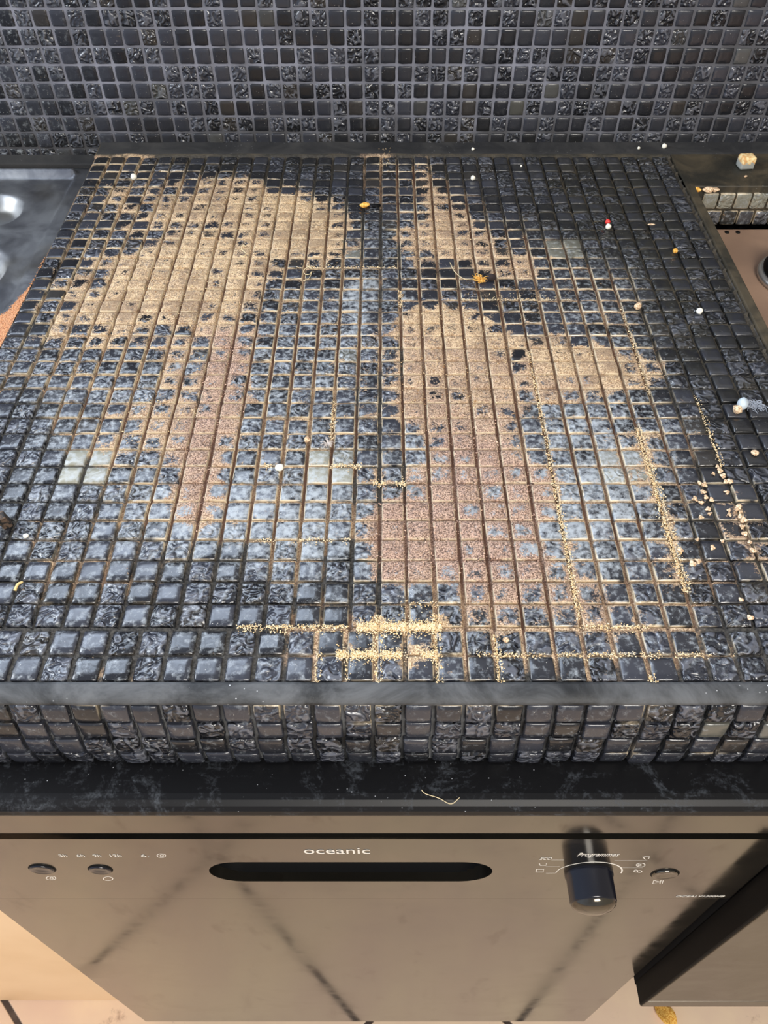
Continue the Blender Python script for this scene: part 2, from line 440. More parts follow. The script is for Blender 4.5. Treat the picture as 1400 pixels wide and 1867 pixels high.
HAZE = [
 ([(0,640),(300,620),(480,560),(700,480),(740,560),(700,700),(720,860),(690,1040),(500,1060),(0,1080)], 0.05, 0.48),
 ([(250,860),(690,840),(690,1040),(520,1060),(200,1000)], 0.03, 0.85),
 ([(700,800),(1010,820),(1200,760),(1220,1000),(1060,1100),(700,1090)], 0.04, 0.90),
 ([(930,700),(1150,700),(1190,800),(1190,880),(960,860)], 0.04, 0.75),
 ([(850,1080),(1200,1080),(1200,1140),(850,1140)], 0.03, 0.6),
 ([(640,500),(700,500),(680,600),(620,640)], 0.012, 1.0),
 ([(0,1080),(1400,1080),(1400,1245),(0,1245)], 0.03, 0.25),
 ([(640,400),(760,390),(760,470),(640,480)], 0.03, 0.45),
 ([(980,420),(1160,460),(1230,700),(1100,700),(960,560)], 0.04, 0.35),
]
GRIME = [
 ([(880,270),(1240,270),(1400,640),(1400,760),(1330,760),(1160,600),(1000,400)], 0.06, 0.9),
 ([(170,285),(900,285),(900,330),(560,330),(170,300)], 0.02, 0.4),
 ([(1300,700),(1400,700),(1400,1100),(1340,980)], 0.03, 0.5),
]
CLEAN = [
 ([(130,365),(250,365),(290,400),(280,455),(190,480),(105,480)], 0.02, 0.34),
 ([(170,285),(480,285),(480,312),(300,322),(165,345)], 0.012, 0.45),
 ([(490,470),(640,480),(730,490),(730,560),(640,600),(500,560)], 0.02, 0.25),
 ([(690,480),(930,500),(1010,560),(1010,600),(900,590),(860,545),(700,545)], 0.012, 0.45),
 ([(320,355),(440,345),(500,420),(440,460),(330,440)], 0.03, 0.14),
 ([(470,600),(690,580),(690,800),(480,820)], 0.04, 0.15),
 ([(780,700),(800,700),(800,728),(780,728)], 0.006, 0.6),
 ([(690,855),(728,855),(728,876),(690,876)], 0.004, 0.6),
 ([(860,950),(915,950),(915,985),(865,985)], 0.008, 0.4),
 ([(935,635),(958,635),(958,680),(935,680)], 0.006, 0.5),
]
def dust_at(x, y):
    d = np.zeros(x.shape); h = np.zeros(x.shape) + 0.3
    for pts, wd, dens, hue in DUST:
        m = soft_poly(x, y, pts, wd) * dens
        k = m > d
        h = np.where(m > 0.05, h + (hue - h) * np.clip(m * 1.5, 0, 1) * np.where(k, 1, 0.35), h)
        d = np.maximum(d, m)
    for pts, wd, dens in CLEAN: d = d - soft_poly(x, y, pts, wd) * dens
    return np.clip(d, 0, 1), np.clip(h, 0, 1)
def layer(x, y, L):
    d = np.zeros(x.shape)
    for it in L: d = np.maximum(d, soft_poly(x, y, it[0], it[1]) * it[2])
    return d
def grout_at(x, y):
    d = np.zeros(x.shape); h = np.zeros(x.shape)
    for pts, wd, dens, hue in GROUT:
        m = soft_poly(x, y, pts, wd) * dens; h = np.where(m > d, hue, h); d = np.maximum(d, m)
    return d, h

# ------------------------------------------------------------------ mosaic builder: rows of rounded glass tiles, all one mesh
PAR = np.array([-1, -0.86, -0.4, 0.4, 0.86, 1])
def tiles_mesh(name, cells, to_world, mat, parent, thick=0.003, dirt=None, drop=0.0007):
    """cells: list of (u0,u1,v0,v1, rnd, wavy, pale, lift, tiltu, tiltv)"""
    k = len(PAR)
    gu, gv = np.meshgrid(PAR, PAR, indexing='ij')
    ed = np.maximum(np.abs(gu), np.abs(gv))
    corner = (np.abs(gu) > 0.8) & (np.abs(gv) > 0.8)
    su = np.where(corner, np.where((np.abs(gu) == 1) & (np.abs(gv) == 1), 0.965, 0.995), 1.0)
    C = np.array(cells); n = len(C)
    cu = (C[:, 0] + C[:, 1]) / 2; cv = (C[:, 2] + C[:, 3]) / 2; hu = (C[:, 1] - C[:, 0]) / 2; hv = (C[:, 3] - C[:, 2]) / 2
    U = cu[:, None, None] + hu[:, None, None] * (gu * su)[None]
    V = cv[:, None, None] + hv[:, None, None] * (gv * su)[None]
    jit = rng.normal(0, 0.00012, U.shape) * (ed > 0.9)[None]
    U = U + jit; V = V + rng.normal(0, 0.00012, U.shape) * (ed > 0.9)[None]
    Wd = C[:, 7][:, None, None] + C[:, 8][:, None, None] * gu[None] + C[:, 9][:, None, None] * gv[None] - drop * (ed >= 1)[None] - 0.00022 * corner[None]
    wav = C[:, 5][:, None, None]
    Wd = Wd + wav * rng.normal(0, 0.00022, U.shape) * (ed < 0.9)[None]
    # border ring
    idx = np.arange(k * k).reshape(k, k)
    ring = list(idx[0, :]) + list(idx[1:, -1]) + list(idx[-1, -2::-1]) + list(idx[-2:0:-1, 0])
    ring = np.array(ring); nr = len(ring)
    Uf, Vf, Wf = U.reshape(n, -1), V.reshape(n, -1), Wd.reshape(n, -1)
    Us = np.concatenate([Uf, Uf[:, ring]], 1); Vs = np.concatenate([Vf, Vf[:, ring]], 1)
    Ws = np.concatenate([Wf, np.full((n, nr), -thick)], 1)
    pts = to_world(Us, Vs, Ws).reshape(-1, 3)
    q = []
    for i in range(k - 1):
        for j in range(k - 1): q.append((idx[i, j], idx[i + 1, j], idx[i + 1, j + 1], idx[i, j + 1]))
    for a in range(nr):
        b = (a + 1) % nr
        q.append((ring[a], ring[b], k * k + b, k * k + a))
    q = np.array(q); per = k * k + nr
    faces = (q[None] + (np.arange(n) * per)[:, None, None]).reshape(-1, 4)
    o = mesh_obj(name, pts, faces, mat, parent)
    sm = np.zeros((n, len(q)), bool); sm[:, :(k - 1) ** 2] = True
    o.data.polygons.foreach_set('use_smooth', sm.ravel())
    edg = np.concatenate([np.clip((ed.ravel() - 0.4) / 0.6, 0, 1), np.full(nr, 1.0)])
    A = np.zeros((n, per, 4)); A[:, :, 0] = C[:, 4][:, None]; A[:, :, 1] = C[:, 5][:, None]; A[:, :, 2] = C[:, 6][:, None]; A[:, :, 3] = edg[None]
    attr(o, 'tile', A.reshape(-1, 4))
    D = np.zeros((n * per, 4))
    if dirt: D = dirt(pts)
    attr(o, 'dirt', D)
    return o

# ------------------------------------------------------------------ the room
FL = box_obj('floor', -2.4, 2.4, -2.6, 0.95, -0.05, 0.0, M_FLOOR); FL['kind'] = 'structure'
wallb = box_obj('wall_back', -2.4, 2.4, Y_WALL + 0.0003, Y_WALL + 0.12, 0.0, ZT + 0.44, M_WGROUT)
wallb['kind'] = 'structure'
WX0, WX1, WZ0, WZ1 = -1.26, -0.06, 1.42, 2.30
bm = bmesh.new()
for a_ in [(-2.4, WX0, ZT + 0.44, 2.5), (WX1, 2.4, ZT + 0.44, 2.5), (WX0, WX1, ZT + 0.44, WZ0), (WX0, WX1, WZ1, 2.5)]: box(bm, a_[0], a_[1], Y_WALL + 0.003, Y_WALL + 0.12, a_[2], a_[3])
wu = bm_obj('wall_upper', bm, M_PAINT); wu['kind'] = 'structure'
bm = bmesh.new()
for a_ in [(WX0, WX0 + 0.04, WZ0, WZ1), (WX1 - 0.04, WX1, WZ0, WZ1), (WX0, WX1, WZ0, WZ0 + 0.04), (WX0, WX1, WZ1 - 0.04, WZ1), ((WX0 + WX1) / 2 - 0.02, (WX0 + WX1) / 2 + 0.02, WZ0, WZ1)]: box(bm, a_[0], a_[1], Y_WALL + 0.010, Y_WALL + 0.034, a_[2], a_[3])
wf = bm_obj('window_1', bm, simple('white_window_frame', srgb(225, 225, 225), 0.4)); wf['kind'] = 'structure'
def wall_cells():
    cs = []
    base = ZT - 0.0042
    for i in range(-46, 47):
        for j in range(-1, 26):
            if j == -1 and i > -19: continue
            r = random.random()
            x0 = i * PX - 0.004 + 0.0013; z0 = base + j * 0.0167 + 0.0012
            pale = 0.0
            if random.random() < 0.03: pale = 0.06 + 0.12 * random.random()
            cs.append((x0 + random.gauss(0, 0.0002), x0 + PX - 0.0026, z0 + random.gauss(0, 0.0002), z0 + 0.0167 - 0.0025, r, 1.0 if random.random() < 0.46 else 0.0, pale,
                       random.gauss(0, 0.0002), random.gauss(0, 0.00006), random.gauss(0, 0.00006)))
    return cs
tw = lambda U, V, W: np.stack([U, Y_WALL - W * 1.0 - 0.0008, V], -1)
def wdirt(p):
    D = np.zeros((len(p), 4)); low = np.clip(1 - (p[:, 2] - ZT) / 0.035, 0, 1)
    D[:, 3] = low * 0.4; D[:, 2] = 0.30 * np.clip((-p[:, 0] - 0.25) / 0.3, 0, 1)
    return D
tiles_mesh('mosaic_tiles', wall_cells(), tw, M_TILE, wallb, 0.0016, wdirt, 0.0004)

# ------------------------------------------------------------------ tiled worktop
wt = empty('tiled_worktop', (0, 0.53, ZT - 0.03))
tag(wt, 'raised worktop covered in small dark glass mosaic tiles, thickly dusted, above the dishwasher', 'worktop')
def child(o):
    o.parent = wt; o.matrix_parent_inverse = Matrix.Translation(-wt.location)
    return o
# top tiles
PALE = {}
for px, py, v in [(137,838,.8),(183,838,.75),(128,868,.85),(176,868,.75),(590,835,.75),(585,865,.85),(640,866,.8),(625,835,.5),(1002,440,.55),(1033,440,.55),(1005,458,.55),(1040,458,.55),(1105,832,.55),(1112,866,.75),(1150,866,.65),(1145,832,.35),(640,640,.3),(640,462,.4),(1275,1222,.45),(1240,1222,.3)]:
    x, y = at_z(px, py)
    if y > Y_MAIN: PALE[(math.floor((x + 0.003) / PX), math.floor((y - Y_MAIN) / PY))] = v
cells = []
GX, GY = 0.0025, 0.0016
for i in range(-18, 18):
    ox = random.gauss(0, 0.00015)
    for j in range(36):
        if random.random() < 0.0: continue
        x0 = i * PX - 0.003 + ox; y0 = Y_MAIN + j * PY + 0.0008
        cells.append((x0 + GX / 2 + random.gauss(0, 0.0002), x0 + PX - GX / 2 + random.gauss(0, 0.0002), y0 + GY / 2 + random.gauss(0, 0.00015), y0 + PY - GY / 2 + random.gauss(0, 0.00015),
                      random.random(), 1.0 if random.random() < 0.42 else 0.0, PALE.get((i, j), 0.0), random.gauss(0, 0.00025), random.gauss(0, 0.00012), random.gauss(0, 0.00012)))
for j, (ya, yb) in enumerate([(Y_FRONT + 0.0002, 0.2336), (0.2340, 0.2505)]):
    for i in range(-18, 18):
        x0 = i * 0.0169 - 0.0049
        cells.append((x0 + 0.0013, x0 + 0.0169 - 0.0013, ya + 0.0006, yb - 0.0006, random.random(), 1.0 if random.random() < 0.45 else 0.0, 0.35 if (i in (13, 14) and j == 0) else 0.0,
                      random.gauss(0.0004, 0.0002), random.gauss(0, 0.0001), random.gauss(0, 0.0001)))
tt = lambda U, V, W: np.stack([U, V, ZT + W], -1)
def tdirt(p):
    x, y = p[:, 0].astype(float), p[:, 1].astype(float)
    d, h = dust_at(x, y)
    d = d + (vnoise(x, y, 55, 11) - 0.5) * 0.34 * np.clip(d * 3, 0, 1) 
    # each tile holds the dust a little differently
    ci = np.floor((x + 0.003) / PX); cj = np.floor((y - Y_MAIN) / PY)
    hv = (np.sin(ci * 12.9898 + cj * 78.233) * 43758.5453) % 1.0
    d = d - np.where(hv > 0.80, 0.22, 0.0) * (d < 0.86) + np.where(hv < 0.2, 0.08, 0.0) * (d > 0.1)
    g, _ = grout_at(x, y)
    d = np.maximum(d, g * 0.16)
    return np.stack([np.clip(d, 0, 1), h, layer(x, y, HAZE), layer(x, y, GRIME)], -1)
child(tiles_mesh('mosaic_tiles', cells, tt, M_TILE, None, 0.0032, tdirt))
# front edge: four rows wrapping over a slightly bulging nose
PROF = [(0.2057, 0.3985), (0.2018, 0.4135), (0.2001, 0.4296), (0.1986, 0.4458), (0.2002, 0.4619)]
fc = []
SEG = [(Vector((a[0], CAM_Z - a[1])), Vector((b[0], CAM_Z - b[1]))) for a, b in zip(PROF, PROF[1:])]
for j in range(4):
    for i in range(-19, 19):
        x0 = i * 0.01665 - 0.006 + [0, 0.0004, -0.0006, 0.0003][j]
        if x0 < -0.306 or x0 > 0.29: continue
        pale = 0.28 if (j == 1 and i >= 11 and random.random() < 0.6) else 0.0
        fc.append((x0 + 0.0011, x0 + 0.0155, j + 0.06, j + 0.94, random.random(), 1.0 if random.random() < 0.4 else 0.0, pale, random.gauss(0.0004, 0.0003), random.gauss(0, 0.0001), random.gauss(0, 0.00015)))
def tf(U, V, W):
    out = np.zeros(U.shape + (3,))
    j = np.clip(np.floor(V), 0, 3).astype(int); t = V - j
    A = np.array([[s[0].x, s[0].y] for s in SEG]); B = np.array([[s[1].x, s[1].y] for s in SEG])
    T = B - A; T /= np.linalg.norm(T, axis=1)[:, None]; N = np.stack([T[:, 1], -T[:, 0]], 1)
    p = A[j] + (B - A)[j] * t[..., None] + N[j] * W[..., None]
    out[..., 0] = U; out[..., 1] = p[..., 0]; out[..., 2] = p[..., 1]
    return out
def fdirt(p):
    D = np.zeros((len(p), 4)); x = p[:, 0].astype(float); z = p[:, 2].astype(float)
    D[:, 0] = np.clip(0.14 * np.exp(-((x - 0.0) / 0.14) ** 2) * np.clip(1 - (ZT - z) / 0.05, 0, 1) + (vnoise(x, z, 40, 8) - 0.62) * 0.25, 0, 1)
    D[:, 2] = 0.08; D[:, 3] = 0.05; return D
child(tiles_mesh('front_edge_tiles', fc, tf, M_TILE, None, 0.003, fdirt))
# bed under the top tiles (grout lines show through)
xs = []
for i in range(-18, 19):
    b = i * PX - 0.003
    xs += [b - GX / 2 - 0.0002, b - GX / 4, b + GX / 4, b + GX / 2 + 0.0002]
xs = np.array([X_L - 0.0025] + [v for v in xs if X_L - 0.002 < v < X_R + 0.002] + [X_R + 0.0025])
ys = [Y_FRONT - 0.0002, 0.2230, 0.2290]
for b in [0.2338]: ys += [b - 0.0007, b, b + 0.0007]
ys += [0.2400, 0.2460]
for j in range(0, 37):
    b = Y_MAIN + j * PY + 0.0004
    ys += [b - GY / 2 - 0.0002, b, b + GY / 2 + 0.0002, b + PY * 0.5]
ys = np.array(ys + [Y_WALL + 0.002])
gx, gy = np.meshgrid(xs, ys, indexing='ij')
fxr = ((gx + 0.003) / PX); dx = np.abs(fxr - np.round(fxr)) * PX
fyr = ((gy - Y_MAIN - 0.0004) / PY); dy = np.abs(fyr - np.round(fyr)) * PY
vgap = dx < GX / 2 - 0.0001; hgap = dy < GY / 2 - 0.0001
z = np.full(gx.shape, ZT - 0.0031)
z[hgap & ~vgap] = ZT - 0.0006
z = z + (vnoise(gx, gy, 130, 2) - 0.5) * 0.0009
z[(gy > Y_MAIN + 36 * PY + 0.001)] = ZT - 0.0004
z[gy < Y_MAIN] = ZT - 0.0016
gd, gh = grout_at(gx, gy); dd, dh = dust_at(gx, gy)
dens = np.maximum(gd, dd) * 1.0
hue = np.where(dd > 0.4, dh, gh)
streak = vnoise(gx, gy, 30, 21)
brown_shade = np.where(vgap, 0.95, 0.0) * np.clip(dens * 1.6, 0, 1) * np.clip(0.4 + streak, 0, 1)
dens = np.where(vgap, dens * 0.95, dens) + (vnoise(gx, gy, 24, 31) - 0.5) * 0.6 * (dens > 0.05)
gr = layer(gx, gy, GRIME)
gr = np.maximum(gr, (gy > Y_MAIN + 36 * PY + 0.0015) * 0.9)
nx, ny = gx.shape
V = np.stack([gx, gy, z], -1).reshape(-1, 3)
ii = np.arange(nx * ny).reshape(nx, ny)
Fq = np.stack([ii[:-1, :-1], ii[1:, :-1], ii[1:, 1:], ii[:-1, 1:]], -1).reshape(-1, 4)
bed = child(mesh_obj('grout_bed', V, Fq, M_BED))
attr(bed, 'dirt', np.stack([np.clip(dens, 0, 1), hue, brown_shade, gr], -1).reshape(-1, 4))
# solid core below (an extruded profile)
core_prof = [(Y_FRONT - 0.0002, ZT - 0.0035)] + [(a + 0.0034, CAM_Z - b - 0.001) for a, b in PROF[:-1]] + [(PROF[-1][0] + 0.003, CAM_Z - 0.4622), (Y_WALL + 0.002, CAM_Z - 0.4622), (Y_WALL + 0.002, ZT - 0.0035)]
bm = bmesh.new()
L_ = [bm.verts.new((X_L - 0.002, y, z_)) for y, z_ in core_prof]; R_ = [bm.verts.new((X_R + 0.010, y, z_)) for y, z_ in core_prof]
bm.faces.new(L_); bm.faces.new(R_[::-1])
for k in range(len(L_)): bm.faces.new([L_[k], L_[(k + 1) % len(L_)], R_[(k + 1) % len(L_)], R_[k]])
core = child(bm_obj('core_board', bm, M_TRIM))
# rounded trim strip between top and front tiles
tp = [(Y_FRONT, ZT - 0.003), (Y_FRONT, ZT - 0.0002), (0.2155, ZT + 0.0001), (0.2120, ZT - 0.0004), (0.2085, ZT - 0.0014), (0.2062, ZT - 0.0030), (0.2054, ZT - 0.0046), (0.2085, ZT - 0.0060)]
bm = bmesh.new(); cols = []
NS = 120
for k in range(NS + 1):
    x = X_L - 0.002 + (X_R + 0.012 - X_L) * k / NS
    cols.append([bm.verts.new((x, y + random.gauss(0, 0.00008), z_ + random.gauss(0, 0.00008))) for y, z_ in tp])
for a, b in zip(cols, cols[1:]):
    for k in range(len(tp) - 1): bm.faces.new([a[k], a[k + 1], b[k + 1], b[k]])
bm.faces.new(cols[0]); bm.faces.new(cols[-1][::-1])
child(bm_obj('edge_trim', bm, M_TRIM, smooth=True))
# right hand raised border with a groove
child(box_obj('side_border', X_R + 0.0035, X_R + 0.0125, Y_FRONT - 0.005, 0.80, ZT - 0.03, ZT - 0.0004, M_BORDER, bev=0.0012))
# greasy ledge running right behind the hob, with two rows of tiles on its front
child(box_obj('back_ledge', X_R + 0.0035, 1.1, 0.7735, Y_WALL + 0.002, ZT - 0.04, ZT - 0.0005, M_BORDER, bev=0.001))
lc = []
for i in range(0, 40):
    x0 = 0.3235 + i * 0.0168
    lc.append((x0, x0 + 0.0150, ZT - 0.0235, ZT - 0.0075, random.random(), 1.0 if i % 2 else 0.0, 0.75, 0, 0, 0))
    lc.append((x0 + 0.009, x0 + 0.0240, ZT - 0.0415, ZT - 0.0265, random.random(), random.randint(0, 1), 0.05, -0.001, 0, 0))
child(tiles_mesh('ledge_front_tiles', lc, lambda U, V, W: np.stack([U, 0.7705 - W, V], -1), M_TILE, None, 0.0032, lambda p: np.tile(np.array([0.12, 0.1, 0.25, 0.3]), (len(p), 1))))
# sealant band along the wall
bm = bmesh.new(); cols = []
sp_ = [(Y_WALL - 0.0235, -0.0012), (Y_WALL - 0.022, 0.0002), (Y_WALL - 0.012, 0.0004), (Y_WALL - 0.005, 0.0009), (Y_WALL - 0.0012, 0.0022), (Y_WALL + 0.001, 0.0024)]
for k in range(201):
    x = X_L - 0.001 + (1.09 - X_L) * k / 200
    j_ = vnoise(np.array([x]), np.array([0.0]), 60, 4)[0]
    cols.append([bm.verts.new((x, y + (j_ - 0.5) * 0.003, ZT + z_ + (j_ - 0.5) * 0.0014)) for y, z_ in sp_])
for a, b in zip(cols, cols[1:]):
    for k in range(len(sp_) - 1): bm.faces.new([a[k], b[k], b[k + 1], a[k + 1]])
child(bm_obj('sealant_strip', bm, M_BAND, smooth=True))

# ------------------------------------------------------------------ black laminate slab under the tiles, protruding at the front
yb = 0.1724
zb = CAM_Z - 0.4815
sprof = [(Y_WALL + 0.002, Z_SLAB), (yb + 0.012, Z_SLAB)]
for k in range(9):
    a = math.radians(90 - k * 180 / 8)
    sprof.append((yb + 0.0093 - math.cos(a) * 0.0093, (Z_SLAB + zb) / 2 + math.sin(a) * (Z_SLAB - zb) / 2))
sprof += [(yb + 0.02, zb), (Y_WALL + 0.002, zb)]
bm = bmesh.new()
L_ = [bm.verts.new((-1.1, y, z_)) for y, z_ in sprof]; R_ = [bm.verts.new((1.1, y, z_)) for y, z_ in sprof]
bm.faces.new(L_); bm.faces.new(R_[::-1])
for k in range(len(L_)): bm.faces.new([L_[k], L_[(k + 1) % len(L_)], R_[(k + 1) % len(L_)], R_[k]])
slab = bm_obj('laminate_worktop', bm, M_SLAB)
tag(slab, 'black laminate worktop edge with grey dust smears, jutting out under the tiles', 'worktop')

# ------------------------------------------------------------------ sink
sk = empty('sink', (-0.7, 0.55, Z_SINK)); tag(sk, 'worn stainless steel sink set in left of the tiled worktop', 'sink')
gx, gy = np.meshgrid(np.linspace(-1.05, -0.3065, 260), np.linspace(0.26, 0.842, 240), indexing='ij')
z = np.zeros(gx.shape)
inner = np.clip((-0.3262 - gx) / 0.0025, 0, 1)
backr = np.clip((0.8235 - gy) / 0.003, 0, 1)
z -= 0.0022 * inner * backr
z += 0.0065 * np.exp(-((gy - 0.829) / 0.0038) ** 2) * np.clip((-0.3262 - gx) / 0.002, 0, 1)
z += 0.0008 * np.exp(-((gx + 0.3262) / 0.0012) ** 2) * (gy < 0.826)
z -= 0.003 * np.clip((gx + 0.312) / 0.006, 0, 1)
def bowl(cx_, cy_, r_, dep):
    dd_ = np.hypot((gx - cx_) , gy - cy_)
    t_ = np.clip((r_ - dd_) / (r_ * 0.45), 0, 1); t_ = t_ * t_ * (3 - 2 * t_)
    return dep * t_
z -= bowl(-0.398, 0.756, 0.036, 0.013)
z -= bowl(-0.392, 0.648, 0.047, 0.016)
ii = np.arange(gx.size).reshape(gx.shape)
Fq = np.stack([ii[:-1, :-1], ii[1:, :-1], ii[1:, 1:], ii[:-1, 1:]], -1).reshape(-1, 4)
o = mesh_obj('sink_deck', np.stack([gx, gy, Z_SINK + z], -1).reshape(-1, 3), Fq, M_STEEL, None, True)
o.parent = sk; o.matrix_parent_inverse = Matrix.Translation(-sk.location)
sol = o.modifiers.new('thickness', 'SOLIDIFY'); sol.thickness = 0.0012; sol.offset = -1
o = box_obj('sink_rim_seal', -1.05, -0.3065, 0.8425, Y_WALL, Z_SINK - 0.006, Z_SINK + 0.0045, M_BAND, None, 0.0015)
o.parent = sk; o.matrix_parent_inverse = Matrix.Translation(-sk.location)

# ------------------------------------------------------------------ hob
hb = empty('gas_hob', (0.6, 0.5, Z_HOB)); tag(hb, 'brown tinted metal gas hob sunk behind the right edge of the tiles', 'hob')
def hchild(o): o.parent = hb; o.matrix_parent_inverse = Matrix.Translation(-hb.location); return o
hchild(box_obj('hob_plate', X_R + 0.0135, 1.0, 0.26, 0.7665, Z_HOB - 0.012, Z_HOB, M_HOB, bev=0.003))
bx_, by_ = 0.4005, 0.673
bm = bmesh.new(); lathe(bm, [(0, 0.0), (0.041, 0.0), (0.041, 0.004), (0.0385, 0.006), (0.030, 0.006)], 40, Matrix.Translation((bx_, by_, Z_HOB + 0.0002)))
hchild(bm_obj('burner_ring', bm, simple('pale_burner_ring', srgb(190, 186, 180), 0.3, 0.8), smooth=True))
bm = bmesh.new(); lathe(bm, [(0, 0.006), (0.036, 0.006), (0.037, 0.009), (0.034, 0.015), (0.02, 0.017), (0, 0.017)], 40, Matrix.Translation((bx_, by_, Z_HOB + 0.0002)))
hchild(bm_obj('burner_cap', bm, M_BLACK, smooth=True))
for px, py in [(1325, 424), (1345, 424)]:
    x, y = at_z(px, py, Z_HOB)
    bm = bmesh.new(); lathe(bm, [(0.0024, 0.0), (0.0022, 0.0009), (0, 0.0011)], 14, Matrix.Translation((x, y, Z_HOB)))
    hchild(bm_obj('screw', bm, M_BLACK, smooth=True))

# ------------------------------------------------------------------ dishwasher
YD = 0.185
DXL, DXR = -0.3225, 0.2710
ZF0, ZF1 = CAM_Z - 0.5505, CAM_Z - 0.6886
dw = empty('dishwasher', (0, YD + 0.28, 0.0)); tag(dw, 'built-in dishwasher with smudged brown-grey steel front below the tiled worktop', 'dishwasher')
def dch(o, p=None):
    q = p or dw
    o.parent = q
    w_ = q.location.copy() if q is dw else q.parent.location.copy()
    o.matrix_parent_inverse = Matrix.Translation(-dw.location) if q is dw else Matrix.Identity(4)
    return o
dch(box_obj('body', DXL + 0.004, DXR - 0.004, YD + 0.045, 0.80, 0.10, CAM_Z - 0.545, M_VOID))
dch(box_obj('door', DXL, DXR, YD + 0.0006, YD + 0.03, CAM_Z - 1.268, ZF1 - 0.0012, M_DOOR, bev=0.0015))
dch(box_obj('plinth', DXL, DXR, YD + 0.06, YD + 0.075, 0.002, 0.10, M_BLACK))
dch(box_obj('top_rail', DXL - 0.3, DXR + 0.008, YD + 0.002, YD + 0.02, CAM_Z - 0.5458, CAM_Z - 0.484, M_FASCIA, bev=0.0008))
def curve_mesh(name, loops, y0, depth, mat):   # 2-D outline with holes in the X-Z plane, extruded backwards
    cu = bpy.data.curves.new(name, 'CURVE'); cu.dimensions = '2D'; cu.fill_mode = 'BOTH'; cu.extrude = depth / 2
    for lp in loops:
        s_ = cu.splines.new('POLY'); s_.points.add(len(lp) - 1)
        for p_, (a, b) in zip(s_.points, lp): p_.co = (a, b, 0, 1)
        s_.use_cyclic_u = True
    tmp = bpy.data.objects.new('tmp', cu); scn.collection.objects.link(tmp)
    dg = bpy.context.evaluated_depsgraph_get(); dg.update()
    me = bpy.data.meshes.new_from_object(tmp.evaluated_get(dg)); bpy.data.objects.remove(tmp)
    me.transform(Matrix.Translation((0, y0 + depth / 2, 0)) @ Matrix.Rotation(math.radians(90), 4, 'X'))
    me.materials.clear(); me.materials.append(mat); me.name = name
    return link(bpy.data.objects.new(name, me))
hx0, hz1 = at_y(372, 1572, YD); hx1, hz0 = at_y(892, 1607, YD)
hzc = (hz0 + hz1) / 2; hr = (hz1 - hz0) / 2
def stadium(x0, x1, zc, r, n=12):
    pts = []
    for k in range(n + 1):
        a = -math.pi / 2 + math.pi * k / n; pts.append((x1 - r + math.cos(a) * r, zc + math.sin(a) * r))
    for k in range(n + 1):
        a = math.pi / 2 + math.pi * k / n; pts.append((x0 + r + math.cos(a) * r, zc + math.sin(a) * r))
    return pts
fasc = dch(curve_mesh('fascia', [[(DXL, ZF1), (DXR + 0.0055, ZF1), (DXR + 0.0055, ZF0), (DXL, ZF0)], stadium(hx0, hx1, hzc, hr)[::-1]], YD, 0.012, M_FASCIA))
bm = bmesh.new()
rings = []
for dep, sc_ in [(0.0, 1.02), (0.006, 1.0), (0.016, 0.95), (0.024, 0.82), (0.028, 0.6)]:
    st_ = stadium(hx0 - 0.0004 + (1 - sc_) * hr * 1.6, hx1 + 0.0004 - (1 - sc_) * hr * 0.5, hzc, hr * sc_)
    rings.append([bm.verts.new((a, YD + 0.0006 + dep, b)) for a, b in st_])
for a, b in zip(rings, rings[1:]):
    for k in range(len(a)): bm.faces.new([a[k], a[(k + 1) % len(a)], b[(k + 1) % len(a)], b[k]])
bm.faces.new(rings[-1])
dch(bm_obj('handle_recess', bm, M_BLACK, smooth=True))
RX = Matrix.Rotation(math.radians(90), 4, 'X')      # local z -> -y (towards the viewer)
def button(px, py, r_, mat=M_FASCIA):
    x, z_ = at_y(px, py, YD)
    bm = bmesh.new(); lathe(bm, [(r_ + 0.0012, -0.0002), (r_ + 0.001, 0.0004), (r_ + 0.0002, 0.0004)], 28, Matrix.Translation((x, YD, z_)) @ RX)
    rim = dch(bm_obj('button_rim', bm, M_BLACK, smooth=True))
    bm = bmesh.new(); lathe(bm, [(r_, 0.0), (r_, 0.0012), (r_ * 0.9, 0.0016), (r_ * 0.5, 0.0006), (0, 0.0002)], 28, Matrix.Translation((x, YD, z_)) @ RX)
    dch(bm_obj('button', bm, mat, smooth=True))
button(77, 1584, 0.0088, M_GLOSSBLACK); button(183, 1585, 0.0080, M_GLOSSBLACK); button(1212, 1593, 0.0096)
kx, kz = at_y(1073, 1591, YD)
bm = bmesh.new(); lathe(bm, [(0.0178, 0.0), (0.0178, 0.003), (0.0170, 0.004), (0.0168, 0.0205), (0.0160, 0.0218), (0.0150, 0.0220)], 40, Matrix.Translation((kx, YD, kz)) @ RX)
kn = dch(bm_obj('programme_knob', bm, M_GLOSSBLACK, smooth=True))
bm = bmesh.new(); lathe(bm, [(0.0162, 0.0212), (0.0157, 0.0232), (0.0120, 0.0262), (0.006, 0.0280), (0, 0.0285)], 40, Matrix.Translation((kx, YD, kz)) @ RX)
dch(bm_obj('knob_cap', bm, M_FASCIA, smooth=True), kn)
